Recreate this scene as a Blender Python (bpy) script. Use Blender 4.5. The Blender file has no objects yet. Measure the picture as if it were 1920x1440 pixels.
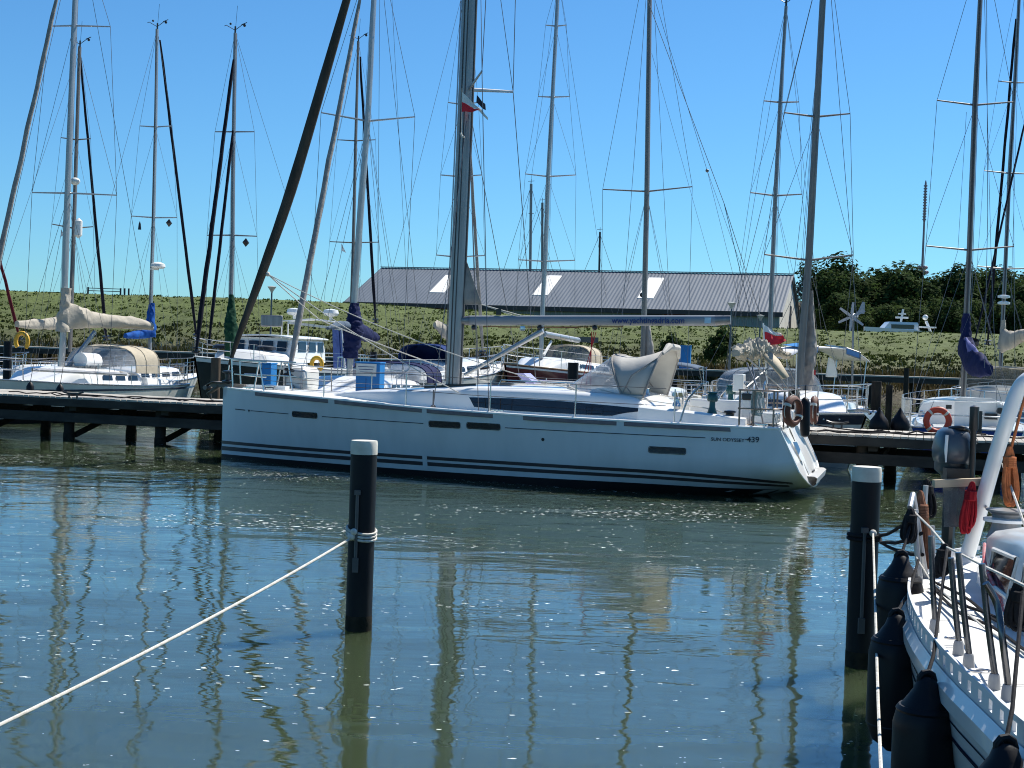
import bpy, bmesh, math, random
from mathutils import Vector, Matrix, noise as mnoise

S = bpy.context.scene
COL = S.collection
R_ = math.radians
rng = random.Random(7)

# ---------------------------------------------------------------- camera
PITCH, ROLL, F, CX, CY, CAMZ = R_(1.29), 0.034, 2660.0, 960.0, 720.0, 2.4
_cp, _sp, _cr, _sr = math.cos(PITCH), math.sin(PITCH), math.cos(ROLL), math.sin(ROLL)
FW = Vector((0, _cp, -_sp)); UP0 = Vector((0, _sp, _cp)); RT0 = Vector((1, 0, 0))
RT = RT0 * _cr + UP0 * _sr
UPV = UP0 * _cr - RT0 * _sr
camd = bpy.data.cameras.new('camera'); cam = bpy.data.objects.new('camera', camd); COL.objects.link(cam)
camd.sensor_width = 36; camd.lens = F / 1920 * 36; camd.clip_start = 0.1; camd.clip_end = 6000
mw = Matrix((RT, UPV, -FW)).transposed().to_4x4(); mw.translation = (0, 0, CAMZ)
cam.matrix_world = mw
S.camera = cam

# ---------------------------------------------------------------- sky, sun, exposure
SUN_EL, SUN_AZ = R_(52), R_(50)          # azimuth from +Y towards +X
W = bpy.data.worlds.new('World'); S.world = W; W.use_nodes = True
nt = W.node_tree; nt.nodes.clear()
sky = nt.nodes.new('ShaderNodeTexSky'); sky.sky_type = 'NISHITA'; sky.sun_disc = False
sky.sun_elevation = SUN_EL; sky.sun_rotation = SUN_AZ
sky.air_density = 1.0; sky.dust_density = 0.15; sky.ozone_density = 3.0; sky.altitude = 0
hs = nt.nodes.new('ShaderNodeHueSaturation'); hs.inputs['Saturation'].default_value = 1.0
tint = nt.nodes.new('ShaderNodeMix'); tint.data_type = 'RGBA'; tint.blend_type = 'MULTIPLY'; tint.inputs[0].default_value = 1; tint.inputs[7].default_value = (0.47, 0.89, 1.20, 1)   # camera colour balance
bg = nt.nodes.new('ShaderNodeBackground'); bg.inputs['Strength'].default_value = 0.071
wo = nt.nodes.new('ShaderNodeOutputWorld')
nt.links.new(sky.outputs[0], hs.inputs['Color']); nt.links.new(hs.outputs[0], tint.inputs[6]); nt.links.new(tint.outputs[2], bg.inputs[0]); nt.links.new(bg.outputs[0], wo.inputs[0])
sd = bpy.data.lights.new('sun', 'SUN'); so = bpy.data.objects.new('sun', sd); COL.objects.link(so)
sd.energy = 5.0; sd.angle = R_(0.53); sd.color = (1.0, 0.95, 0.87)
sdir = Vector((math.sin(SUN_AZ) * math.cos(SUN_EL), math.cos(SUN_AZ) * math.cos(SUN_EL), math.sin(SUN_EL)))
so.rotation_euler = sdir.to_track_quat('Z', 'Y').to_euler()
so.location = (40, 40, 60)
S.view_settings.view_transform = 'Standard'; S.view_settings.look = 'None'
S.view_settings.exposure = 0.66; S.view_settings.gamma = 1.0
S.render.engine = 'CYCLES'
S.cycles.use_denoising = True
S.cycles.filter_width = 1.05
S.cycles.max_bounces = 8; S.cycles.transparent_max_bounces = 12
S.cycles.caustics_reflective = False; S.cycles.caustics_refractive = False

# ---------------------------------------------------------------- photo rays (used only to measure where things stand)
def ray(px, py):
    return FW + RT * ((px - CX) / F) - UPV * ((py - CY) / F)
def at(px, py, Y):
    d = ray(px, py); k = Y / d.y
    return Vector((d.x * k, Y, CAMZ + d.z * k))
def wat(px, py, z=0.0):
    d = ray(px, py); k = (z - CAMZ) / d.z
    return Vector((d.x * k, d.y * k, z))

# ---------------------------------------------------------------- materials
MATS = {}
def mat(name, c1, c2=None, scale=3.0, rough=0.5, metal=0.0, bump=0.0, bscale=None, coat=0.0, stretch=(1, 1, 1), spec=0.5,
        detail=4.0, island=0.0, sheen=0.0, alpha=1.0, trans=0.0, lo=0.35, hi=0.65, rvar=0.0, transl=0.0):
    m = bpy.data.materials.new(name); m.use_nodes = True
    t = m.node_tree; N = t.nodes; LK = t.links
    p = N['Principled BSDF']
    if rough >= .8 and spec == .5: spec = .12
    c2 = c2 or tuple(x * 0.86 for x in c1)
    tc = N.new('ShaderNodeTexCoord'); mp = N.new('ShaderNodeMapping'); mp.inputs['Scale'].default_value = stretch
    LK.new(tc.outputs['Object'], mp.inputs[0])
    no = N.new('ShaderNodeTexNoise'); no.inputs['Scale'].default_value = scale; no.inputs['Detail'].default_value = detail
    LK.new(mp.outputs[0], no.inputs['Vector'])
    cr = N.new('ShaderNodeValToRGB'); cr.color_ramp.elements[0].position = lo; cr.color_ramp.elements[1].position = hi
    cr.color_ramp.elements[0].color = (*c1, 1); cr.color_ramp.elements[1].color = (*c2, 1)
    LK.new(no.outputs['Fac'], cr.inputs[0])
    col = cr.outputs[0]
    if island:
        ge = N.new('ShaderNodeNewGeometry')
        ma = N.new('ShaderNodeMath'); ma.operation = 'MULTIPLY_ADD'; ma.inputs[1].default_value = 2 * island; ma.inputs[2].default_value = 1 - island
        LK.new(ge.outputs['Random Per Island'], ma.inputs[0])
        mx = N.new('ShaderNodeMix'); mx.data_type = 'RGBA'; mx.blend_type = 'MULTIPLY'; mx.inputs[0].default_value = 1
        LK.new(col, mx.inputs[6]); LK.new(ma.outputs[0], mx.inputs[7]); col = mx.outputs[2]
    LK.new(col, p.inputs['Base Color'])
    p.inputs['Roughness'].default_value = rough; p.inputs['Metallic'].default_value = metal
    if rvar:
        m2 = N.new('ShaderNodeMath'); m2.operation = 'MULTIPLY_ADD'; m2.inputs[1].default_value = rvar; m2.inputs[2].default_value = rough - rvar / 2
        LK.new(no.outputs['Fac'], m2.inputs[0]); LK.new(m2.outputs[0], p.inputs['Roughness'])
    p.inputs['Specular IOR Level'].default_value = spec
    p.inputs['Coat Weight'].default_value = coat; p.inputs['Coat Roughness'].default_value = 0.08
    p.inputs['Alpha'].default_value = alpha; p.inputs['Transmission Weight'].default_value = trans
    if bump:
        nb = N.new('ShaderNodeTexNoise'); nb.inputs['Scale'].default_value = bscale or scale * 4; nb.inputs['Detail'].default_value = 5
        LK.new(mp.outputs[0], nb.inputs['Vector'])
        b = N.new('ShaderNodeBump'); b.inputs['Strength'].default_value = 1.0; b.inputs['Distance'].default_value = bump
        LK.new(nb.outputs['Fac'], b.inputs['Height']); LK.new(b.outputs[0], p.inputs['Normal'])
    if transl:
        tb = N.new('ShaderNodeBsdfTranslucent'); LK.new(col, tb.inputs[0]); ms = N.new('ShaderNodeMixShader'); ms.inputs[0].default_value = transl
        LK.new(p.outputs[0], ms.inputs[1]); LK.new(tb.outputs[0], ms.inputs[2]); LK.new(ms.outputs[0], N['Material Output'].inputs['Surface'])
    MATS[name] = m
    return m

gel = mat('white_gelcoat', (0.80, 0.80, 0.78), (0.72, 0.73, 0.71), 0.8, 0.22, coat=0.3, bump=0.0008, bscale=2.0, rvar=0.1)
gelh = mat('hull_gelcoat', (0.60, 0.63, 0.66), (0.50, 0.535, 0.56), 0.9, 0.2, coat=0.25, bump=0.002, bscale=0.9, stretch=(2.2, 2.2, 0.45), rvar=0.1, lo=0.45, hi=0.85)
gel2 = mat('aged_gelcoat', (0.76, 0.75, 0.70), (0.62, 0.62, 0.58), 1.7, 0.35, bump=0.0015, bscale=2.5, rvar=0.2)
deckm = mat('nonslip_deck', (0.74, 0.74, 0.71), (0.60, 0.60, 0.57), 2.5, 0.6, bump=0.002, bscale=40)
greyh = mat('grey_hull', (0.30, 0.33, 0.36), (0.24, 0.27, 0.30), 1.0, 0.3, coat=0.2)
navy = mat('navy_hull', (0.012, 0.02, 0.05), (0.018, 0.028, 0.06), 1.2, 0.22, coat=0.4)
bluehull = mat('blue_hull', (0.008, 0.03, 0.16), (0.01, 0.04, 0.2), 1.2, 0.25, coat=0.3)
darkhull = mat('dark_teal_hull', (0.010, 0.022, 0.03), (0.016, 0.03, 0.04), 1.2, 0.25, coat=0.3)
redhull = mat('maroon_hull', (0.13, 0.014, 0.016), (0.10, 0.010, 0.013), 1.5, 0.3, coat=0.3)
black = mat('black_antifouling', (0.008, 0.007, 0.009), (0.014, 0.011, 0.012), 4, 0.5)
stripem = mat('stripe_brown', (0.05, 0.043, 0.045), (0.06, 0.05, 0.05), 3, 0.3)
rubm = mat('rub_strake_grey', (0.16, 0.13, 0.15), (0.20, 0.17, 0.18), 6, 0.6)
glassm = mat('tinted_window', (0.006, 0.007, 0.010), (0.012, 0.013, 0.018), 2, 0.06, spec=0.6)
alu = mat('anodised_alloy', (0.40, 0.40, 0.39), (0.32, 0.32, 0.32), 2.0, 0.38, metal=0.7, stretch=(6, 6, 0.6))
alud = mat('weathered_alloy', (0.25, 0.25, 0.25), (0.19, 0.19, 0.19), 2.0, 0.42, metal=0.6, stretch=(6, 6, 0.6))
alum = mat('dull_silver_mast', (0.33, 0.335, 0.33), (0.25, 0.25, 0.25), 2.0, 0.42, metal=0.55, stretch=(6, 6, 0.6))
alub = mat('brown_alloy_spar', (0.22, 0.20, 0.18), (0.16, 0.15, 0.14), 2.0, 0.45, metal=0.5, stretch=(6, 6, 0.6))
alukey = mat('grey_painted_boom', (0.25, 0.265, 0.29), (0.22, 0.235, 0.26), 1.5, 0.45, metal=0.0)
groove = mat('mast_groove_dark', (0.05, 0.05, 0.05), (0.07, 0.07, 0.07), 3, 0.6)
steeld = mat('dark_reflecting_steel', (0.16, 0.16, 0.165), (0.10, 0.10, 0.105), 8, 0.25, metal=1.0)
steel = mat('stainless_steel', (0.55, 0.55, 0.55), (0.46, 0.46, 0.47), 8, 0.22, metal=1.0)
wirem = mat('rigging_wire', (0.10, 0.10, 0.11), (0.15, 0.15, 0.15), 8, 0.45, metal=0.5)
ropew = mat('white_rope', (0.62, 0.60, 0.55), (0.45, 0.43, 0.38), 30, 0.85, bump=0.004, bscale=60)
ropek = mat('black_rope', (0.012, 0.012, 0.014), (0.02, 0.02, 0.022), 30, 0.85, bump=0.003, bscale=60)
ropeo = mat('orange_rope', (0.50, 0.16, 0.06), (0.36, 0.11, 0.045), 25, 0.85, bump=0.004, bscale=60)
roper = mat('red_rope', (0.36, 0.018, 0.026), (0.24, 0.014, 0.02), 25, 0.85, bump=0.004, bscale=60)
ropeb = mat('brown_rope', (0.26, 0.12, 0.07), (0.17, 0.08, 0.05), 25, 0.9, bump=0.004, bscale=60)
rubber = mat('black_rubber', (0.003, 0.0035, 0.006), (0.022, 0.022, 0.024), 5, 0.5, spec=0.25, bump=0.0015, bscale=22, lo=0.52, hi=0.85, rvar=0.2, stretch=(1, 1, 0.5))
plastk = mat('black_plastic', (0.012, 0.012, 0.013), (0.02, 0.02, 0.02), 5, 0.35)
canvasw = mat('cream_canvas', (0.58, 0.53, 0.44), (0.44, 0.41, 0.35), 2.6, 0.85, transl=0.25, bump=0.03, bscale=5)
canvast = mat('taupe_sail_cloth', (0.075, 0.064, 0.052), (0.11, 0.095, 0.08), 3.5, 0.85, bump=0.012, bscale=6)
canvasg = mat('grey_sail_cloth', (0.30, 0.29, 0.27), (0.22, 0.21, 0.20), 3.5, 0.85, bump=0.03, bscale=6)
hoodm = mat('pale_grey_canvas', (0.56, 0.55, 0.51), (0.47, 0.46, 0.43), 1.8, 0.85, bump=0.012, bscale=3, transl=0.22)
turb = mat('grey_white_plastic', (0.36, 0.37, 0.38), None, 4, 0.5)
raildk = mat('dark_galvanised_rail', (0.05, 0.055, 0.06), (0.08, 0.08, 0.08), 6, 0.5)
canvass = mat('sand_canvas', (0.55, 0.49, 0.38), (0.47, 0.42, 0.33), 1.6, 0.85, transl=0.25, bump=0.03, bscale=3)
navyc = mat('navy_canvas', (0.009, 0.014, 0.055), (0.015, 0.021, 0.075), 2.5, 0.8, bump=0.03, bscale=5)
bluec = mat('royal_blue_canvas', (0.012, 0.09, 0.34), (0.01, 0.06, 0.25), 2.5, 0.8, bump=0.03, bscale=5)
dbluec = mat('deep_blue_canvas', (0.008, 0.026, 0.11), (0.012, 0.036, 0.14), 2.5, 0.8, bump=0.03, bscale=5)
greenc = mat('bottle_green_canvas', (0.008, 0.04, 0.022), (0.012, 0.055, 0.03), 2.5, 0.8, bump=0.03, bscale=5)
blackc = mat('black_sail_cloth', (0.008, 0.009, 0.015), (0.016, 0.017, 0.028), 3.5, 0.85, bump=0.01, bscale=6)
redc = mat('maroon_canvas', (0.10, 0.012, 0.02), (0.07, 0.01, 0.016), 2.5, 0.85, bump=0.01)
bgrey = mat('blue_grey_canvas', (0.10, 0.14, 0.19), (0.08, 0.11, 0.16), 2.5, 0.8, bump=0.01)
clearv = mat('clear_vinyl', (0.45, 0.48, 0.50), (0.30, 0.33, 0.35), 4, 0.12, alpha=0.55, bump=0.02, bscale=4)
smokev = mat('smoked_vinyl', (0.13, 0.15, 0.16), (0.08, 0.10, 0.11), 4, 0.12, alpha=0.72, bump=0.02, bscale=4)
net = mat('white_netting', (0.55, 0.57, 0.55), (0.40, 0.42, 0.40), 40, 0.8, alpha=0.30, transl=0.28)
pilem = mat('tarred_pile', (0.0035, 0.006, 0.009), (0.022, 0.024, 0.022), 5, 0.55, spec=0.25, lo=0.5, hi=0.85, bump=0.004, bscale=12, stretch=(1, 1, 0.3))
capm = mat('white_pile_cap', (0.62, 0.60, 0.53), (0.48, 0.46, 0.40), 7, 0.6, bump=0.002)
woodd = mat('wet_dark_timber', (0.045, 0.038, 0.030), (0.024, 0.021, 0.018), 4, 0.8, bump=0.008, bscale=14, stretch=(1, 1, 0.4))
woodb = mat('grey_beam_timber', (0.060, 0.056, 0.050), (0.036, 0.034, 0.032), 5, 0.8, bump=0.006, bscale=10, stretch=(0.3, 1, 1))
plank = mat('sunbleached_planks', (0.44, 0.415, 0.37), (0.34, 0.32, 0.285), 6, 0.85, bump=0.004, bscale=24, island=0.14)
brownpile = mat('brown_pile', (0.13, 0.10, 0.07), (0.08, 0.06, 0.045), 5, 0.85, bump=0.01, bscale=10, stretch=(1, 1, 0.2))
algae = mat('algae_band', (0.040, 0.032, 0.022), (0.012, 0.014, 0.011), 10, 0.85, bump=0.006)
pedb = mat('blue_pedestal_paint', (0.012, 0.19, 0.50), (0.012, 0.165, 0.44), 3, 0.4)
signw = mat('white_panel', (0.72, 0.72, 0.68), (0.62, 0.63, 0.60), 4, 0.5)
teal = mat('teal_winch', (0.008, 0.06, 0.065), (0.012, 0.075, 0.08), 4, 0.3)
lifeor = mat('orange_lifebuoy', (0.52, 0.055, 0.022), (0.42, 0.045, 0.02), 5, 0.55)
lifebr = mat('brown_horseshoe_cover', (0.13, 0.036, 0.018), (0.075, 0.024, 0.014), 5, 0.7, bump=0.004)
reflt = mat('reflective_tape', (0.62, 0.60, 0.52), None, 8, 0.3)
yellowm = mat('yellow_foam', (0.62, 0.36, 0.02), (0.50, 0.28, 0.02), 4, 0.6)
redm = mat('red_paint', (0.55, 0.02, 0.025), (0.45, 0.018, 0.02), 3, 0.5)
flagr = mat('red_flag_cloth', (0.70, 0.02, 0.04), (0.60, 0.016, 0.03), 5, 0.75)
flagw = mat('white_flag_cloth', (0.78, 0.77, 0.75), (0.70, 0.69, 0.68), 5, 0.75)
flagk = mat('black_flag_cloth', (0.015, 0.016, 0.03), (0.03, 0.03, 0.05), 5, 0.75)
letter = mat('dark_lettering', (0.025, 0.03, 0.05), None, 5, 0.5)
letterb = mat('blue_lettering', (0.012, 0.035, 0.16), None, 5, 0.5)
solarm = mat('solar_cells', (0.05, 0.16, 0.42), (0.06, 0.19, 0.48), 2, 0.12, coat=0.5)
cushion = mat('grey_cushion', (0.45, 0.45, 0.42), (0.38, 0.38, 0.36), 6, 0.8)
teak = mat('teak_seat', (0.30, 0.19, 0.10), (0.22, 0.14, 0.08), 8, 0.7, stretch=(0.4, 3, 1))
roofm = mat('profiled_roof_sheet', (0.122, 0.142, 0.165), (0.102, 0.120, 0.142), 0.8, 0.55, spec=0.3, stretch=(1, 0.15, 0.15))
wallm = mat('green_grey_cladding', (0.21, 0.28, 0.28), (0.17, 0.23, 0.235), 0.7, 0.6)
gablem = mat('pale_gable_cladding', (0.60, 0.58, 0.50), (0.50, 0.49, 0.43), 0.8, 0.6)
fasciam = mat('dark_eave_fascia', (0.018, 0.02, 0.024), None, 2, 0.5)
skym = mat('translucent_rooflight', (0.85, 0.84, 0.79), (0.76, 0.75, 0.71), 0.5, 0.5)
doorr = mat('rust_red_door', (0.12, 0.03, 0.018), (0.09, 0.024, 0.015), 2, 0.6)
doorb = mat('navy_door', (0.018, 0.035, 0.06), None, 2, 0.6)
lampm = mat('grey_lamp_post', (0.10, 0.12, 0.13), None, 3, 0.5)
lampw = mat('pale_lamp_shade', (0.55, 0.55, 0.50), None, 3, 0.4)
barkm = mat('bark', (0.06, 0.045, 0.032), (0.035, 0.027, 0.02), 2, 0.9, bump=0.03)
leafm = mat('leaf_green', (0.046, 0.074, 0.022), (0.022, 0.042, 0.014), 0.35, 0.8, island=0.4, spec=0.04, transl=0.35)
leafl = mat('leaf_light_green', (0.060, 0.090, 0.026), (0.030, 0.050, 0.018), 0.5, 0.8, island=0.4, spec=0.04, transl=0.4)
towerm = mat('tower_steel', (0.22, 0.23, 0.26), (0.30, 0.22, 0.22), 0.05, 0.6)
grassb = mat('grass_blade', (0.066, 0.090, 0.016), (0.056, 0.078, 0.015), 0.22, 0.8, island=0.22, spec=0.1, transl=0.3)
grassd = mat('rough_grass_blade', (0.052, 0.068, 0.016), (0.058, 0.060, 0.019), 0.25, 0.85, island=0.3, spec=0.1, transl=0.3)
reedm = mat('reed_blade', (0.050, 0.058, 0.018), (0.095, 0.070, 0.032), 0.16, 0.85, island=0.6, spec=0.1, transl=0.4)
flowm = mat('pale_seed_head', (0.42, 0.38, 0.28), (0.30, 0.24, 0.16), 2, 0.9, island=0.3)

# ---------------------------------------------------------------- mesh builder
ROOT = {}
class MB:
    def __init__(s): s.v = []; s.f = []
    def add(s, vs, fs):
        o = len(s.v); s.v += [Vector(p) for p in vs]; s.f += [tuple(i + o for i in f) for f in fs]; return s
    def obox(s, c, ex, ey, ez):
        c, ex, ey, ez = Vector(c), Vector(ex), Vector(ey), Vector(ez)
        vs = [c + ex * a + ey * b + ez * d for d in (-1, 1) for b in (-1, 1) for a in (-1, 1)]
        return s.add(vs, [(0, 2, 3, 1), (4, 5, 7, 6), (0, 1, 5, 4), (2, 6, 7, 3), (0, 4, 6, 2), (1, 3, 7, 5)])
    def box(s, c, sx, sy, sz, yaw=0.0):
        a = Vector((math.cos(yaw), math.sin(yaw), 0)); b = Vector((-math.sin(yaw), math.cos(yaw), 0))
        return s.obox(c, a * sx / 2, b * sy / 2, (0, 0, sz / 2))
    def bar(s, p, q, w, h, up=(0, 0, 1)):
        p, q = Vector(p), Vector(q); d = (q - p); l = d.length; d.normalize(); u = Vector(up)
        r = d.cross(u)
        if r.length < 1e-4: r = d.cross(Vector((1, 0, 0)))
        r.normalize(); u = r.cross(d)
        return s.obox((p + q) / 2, d * l / 2, r * w / 2, u * h / 2)
    def tube(s, pts, r, n=8, caps=True, closed=False, flat=1.0, flatdir=None):
        pts = [Vector(p) for p in pts]; m = len(pts)
        rr = r if isinstance(r, (list, tuple)) else [r] * m
        o = len(s.v); u = None
        for i, p in enumerate(pts):
            if closed: t = pts[(i + 1) % m] - pts[i - 1]
            else: t = pts[min(i + 1, m - 1)] - pts[max(i - 1, 0)]
            if t.length < 1e-9: t = Vector((0, 0, 1))
            t.normalize()
            if u is None:
                u = Vector(flatdir) if flatdir else (Vector((0, 0, 1)) if abs(t.z) < .9 else Vector((1, 0, 0)))
            u = (u - t * u.dot(t))
            if u.length < 1e-6: u = t.orthogonal()
            u.normalize(); b = t.cross(u)
            for k in range(n):
                a = 2 * math.pi * k / n
                s.v.append(p + u * (rr[i] * math.cos(a)) + b * (rr[i] * flat * math.sin(a)))
        for i in range(m if closed else m - 1):
            j = (i + 1) % m
            for k in range(n):
                k2 = (k + 1) % n
                s.f.append((o + i * n + k, o + i * n + k2, o + j * n + k2, o + j * n + k))
        if caps and not closed:
            s.f.append(tuple(o + k for k in range(n))[::-1]); s.f.append(tuple(o + (m - 1) * n + k for k in range(n)))
        return s
    def wire(s, pts, r): return s.tube(pts, r, n=5, caps=False)
    def loft(s, rows, closed=False, cap0=False, cap1=False):
        o = len(s.v); n = len(rows[0])
        for r in rows: s.v += [Vector(p) for p in r]
        for i in range(len(rows) - 1):
            for k in range(n if closed else n - 1):
                k2 = (k + 1) % n
                s.f.append((o + i * n + k, o + i * n + k2, o + (i + 1) * n + k2, o + (i + 1) * n + k))
        if cap0: s.f.append(tuple(o + k for k in range(n)))
        if cap1: s.f.append(tuple(o + (len(rows) - 1) * n + k for k in range(n)))
        return s
    def prism(s, pts, vec):
        n = len(pts); vec = Vector(vec); pts = [Vector(p) for p in pts]
        return s.add(pts + [p + vec for p in pts], [tuple(range(n))[::-1], tuple(range(n, 2 * n))] + [(i, (i + 1) % n, n + (i + 1) % n, n + i) for i in range(n)])
    def lathe(s, base, prof, n=16, axis=(0, 0, 1)):
        base = Vector(base); ax = Vector(axis).normalized(); u = ax.orthogonal().normalized(); b = ax.cross(u)
        rows = [[base + ax * z + (u * math.cos(2 * math.pi * k / n) + b * math.sin(2 * math.pi * k / n)) * max(r, 1e-4) for k in range(n)] for r, z in prof]
        return s.loft(rows, closed=True, cap0=True, cap1=True)
    def ball(s, c, r, n=8, sz=1.0):
        return s.lathe(Vector(c) - Vector((0, 0, r * sz)), [(r * math.sin(math.pi * i / n), r * sz * (1 - math.cos(math.pi * i / n))) for i in range(n + 1)], n=n + 2)
    def build(s, name, m, parent=None, smooth=True, angle=38, bevel=0.0, solid=0.0, weld=False):
        off = ROOT.get(parent.name, Vector((0, 0, 0))) if parent is not None else Vector((0, 0, 0))
        me = bpy.data.meshes.new(name)
        me.from_pydata([tuple(p - off) for p in s.v], [], s.f); me.update()
        bm = bmesh.new(); bm.from_mesh(me)
        if weld: bmesh.ops.remove_doubles(bm, verts=bm.verts, dist=1e-4)
        bmesh.ops.recalc_face_normals(bm, faces=bm.faces); bm.to_mesh(me); bm.free()
        me.materials.append(m)
        if smooth:
            for p in me.polygons: p.use_smooth = True
            me.set_sharp_from_angle(angle=R_(angle))
        ob = bpy.data.objects.new(name, me); COL.objects.link(ob)
        if parent is not None:
            ob.parent = parent; ROOT[ob.name] = off
        if bevel:
            bv = ob.modifiers.new('bevel', 'BEVEL'); bv.width = bevel; bv.segments = 2; bv.limit_method = 'ANGLE'
        if solid:
            sl = ob.modifiers.new('solid', 'SOLIDIFY'); sl.thickness = solid
        return ob
    def single(s, name, m, label, cat, group=None, **k):
        xs = [p.x for p in s.v]; ys = [p.y for p in s.v]; zs = [p.z for p in s.v]
        off = Vector(((min(xs) + max(xs)) / 2, (min(ys) + max(ys)) / 2, min(zs)))
        s.v = [p - off for p in s.v]
        o = s.build(name, m, None, **k); o.location = off
        ROOT[o.name] = off
        return tag(o, label, cat, group)

def tag(o, label=None, cat=None, group=None, kind=None):
    if label: o['label'] = label
    if cat: o['category'] = cat
    if group: o['group'] = group
    if kind: o['kind'] = kind
    return o
def thing(name, loc, label, cat, group=None):
    o = bpy.data.objects.new(name, None); COL.objects.link(o); o.empty_display_size = 0.2
    o.location = loc; ROOT[o.name] = Vector(loc)
    return tag(o, label, cat, group)
def copy_tree(o, loc, label=None, parent=None):
    c = o.copy(); COL.objects.link(c)
    if parent is None:
        c.location = loc; ROOT[c.name] = Vector(loc)
        if label: c['label'] = label
    else: c.parent = parent
    for ch in list(o.children): copy_tree(ch, None, None, c)
    return c
def lerp(a, b, t): return a + (b - a) * t
def tab(x, T):
    if x <= T[0][0]: return T[0][1]
    for (a, b), (c, d) in zip(T, T[1:]):
        if x <= c: return b + (d - b) * (x - a) / (c - a)
    return T[-1][1]
def stab(x, T):          # smooth table (Catmull-Rom)
    n = len(T)
    if x <= T[0][0]: return T[0][1]
    if x >= T[-1][0]: return T[-1][1]
    for i in range(n - 1):
        if x <= T[i + 1][0]:
            x0, y0 = T[i]; x1, y1 = T[i + 1]; h = x1 - x0; u = (x - x0) / h
            m0 = (y1 - T[i - 1][1]) / (x1 - T[i - 1][0]) * h if i > 0 else y1 - y0
            m1 = (T[i + 2][1] - y0) / (T[i + 2][0] - x0) * h if i + 2 < n else y1 - y0
            return (2 * u**3 - 3 * u**2 + 1) * y0 + (u**3 - 2 * u**2 + u) * m0 + (-2 * u**3 + 3 * u**2) * y1 + (u**3 - u**2) * m1
def sag(p, q, s, n=14):
    p, q = Vector(p), Vector(q)
    return [p.lerp(q, i / n) - Vector((0, 0, s * 4 * (i / n) * (1 - i / n))) for i in range(n + 1)]
def wobble(pts, a, seed=0):
    return [Vector(p) + Vector((mnoise.noise(Vector((i * .7, seed, 0))), mnoise.noise(Vector((i * .7, seed, 9))), mnoise.noise(Vector((i * .7, seed, 19))))) * a for i, p in enumerate(pts)]
def smoothpts(P, n=6):
    P = [Vector(p) for p in P]; out = []
    for i in range(len(P) - 1):
        p0 = P[max(i - 1, 0)]; p1 = P[i]; p2 = P[i + 1]; p3 = P[min(i + 2, len(P) - 1)]
        for k in range(n):
            t = k / n
            out.append(0.5 * ((2 * p1) + (p2 - p0) * t + (2 * p0 - 5 * p1 + 4 * p2 - p3) * t * t + (3 * p1 - p0 - 3 * p2 + p3) * t**3))
    out.append(P[-1]); return out
def text(body, size, origin, xd, yd, m, parent, name='lettering', extrude=0.002, bold=0.0, space=1.0, width=None):
    cu = bpy.data.curves.new(name, 'FONT'); cu.body = body; cu.size = size; cu.extrude = extrude; cu.offset = bold; cu.space_character = space
    tmp = bpy.data.objects.new(name + '_tmp', cu); COL.objects.link(tmp)
    dg = bpy.context.evaluated_depsgraph_get(); me = bpy.data.meshes.new_from_object(tmp.evaluated_get(dg))
    bpy.data.objects.remove(tmp)
    xd, yd = Vector(xd).normalized(), Vector(yd).normalized(); zd = xd.cross(yd)
    k = 1.0
    if width:
        w = max(v.co.x for v in me.vertices); k = width / w
    off = ROOT[parent.name]
    for v in me.vertices:
        c = v.co.copy(); v.co = Vector(origin) + xd * c.x * k + yd * c.y + zd * c.z - off
    me.materials.clear(); me.materials.append(m)
    o = bpy.data.objects.new(name, me); COL.objects.link(o); o.parent = parent; ROOT[o.name] = off
    return o
def grid_sheet(fn, nu, nv):
    return [[fn(i / nu, j / nv) for j in range(nv + 1)] for i in range(nu + 1)]
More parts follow.
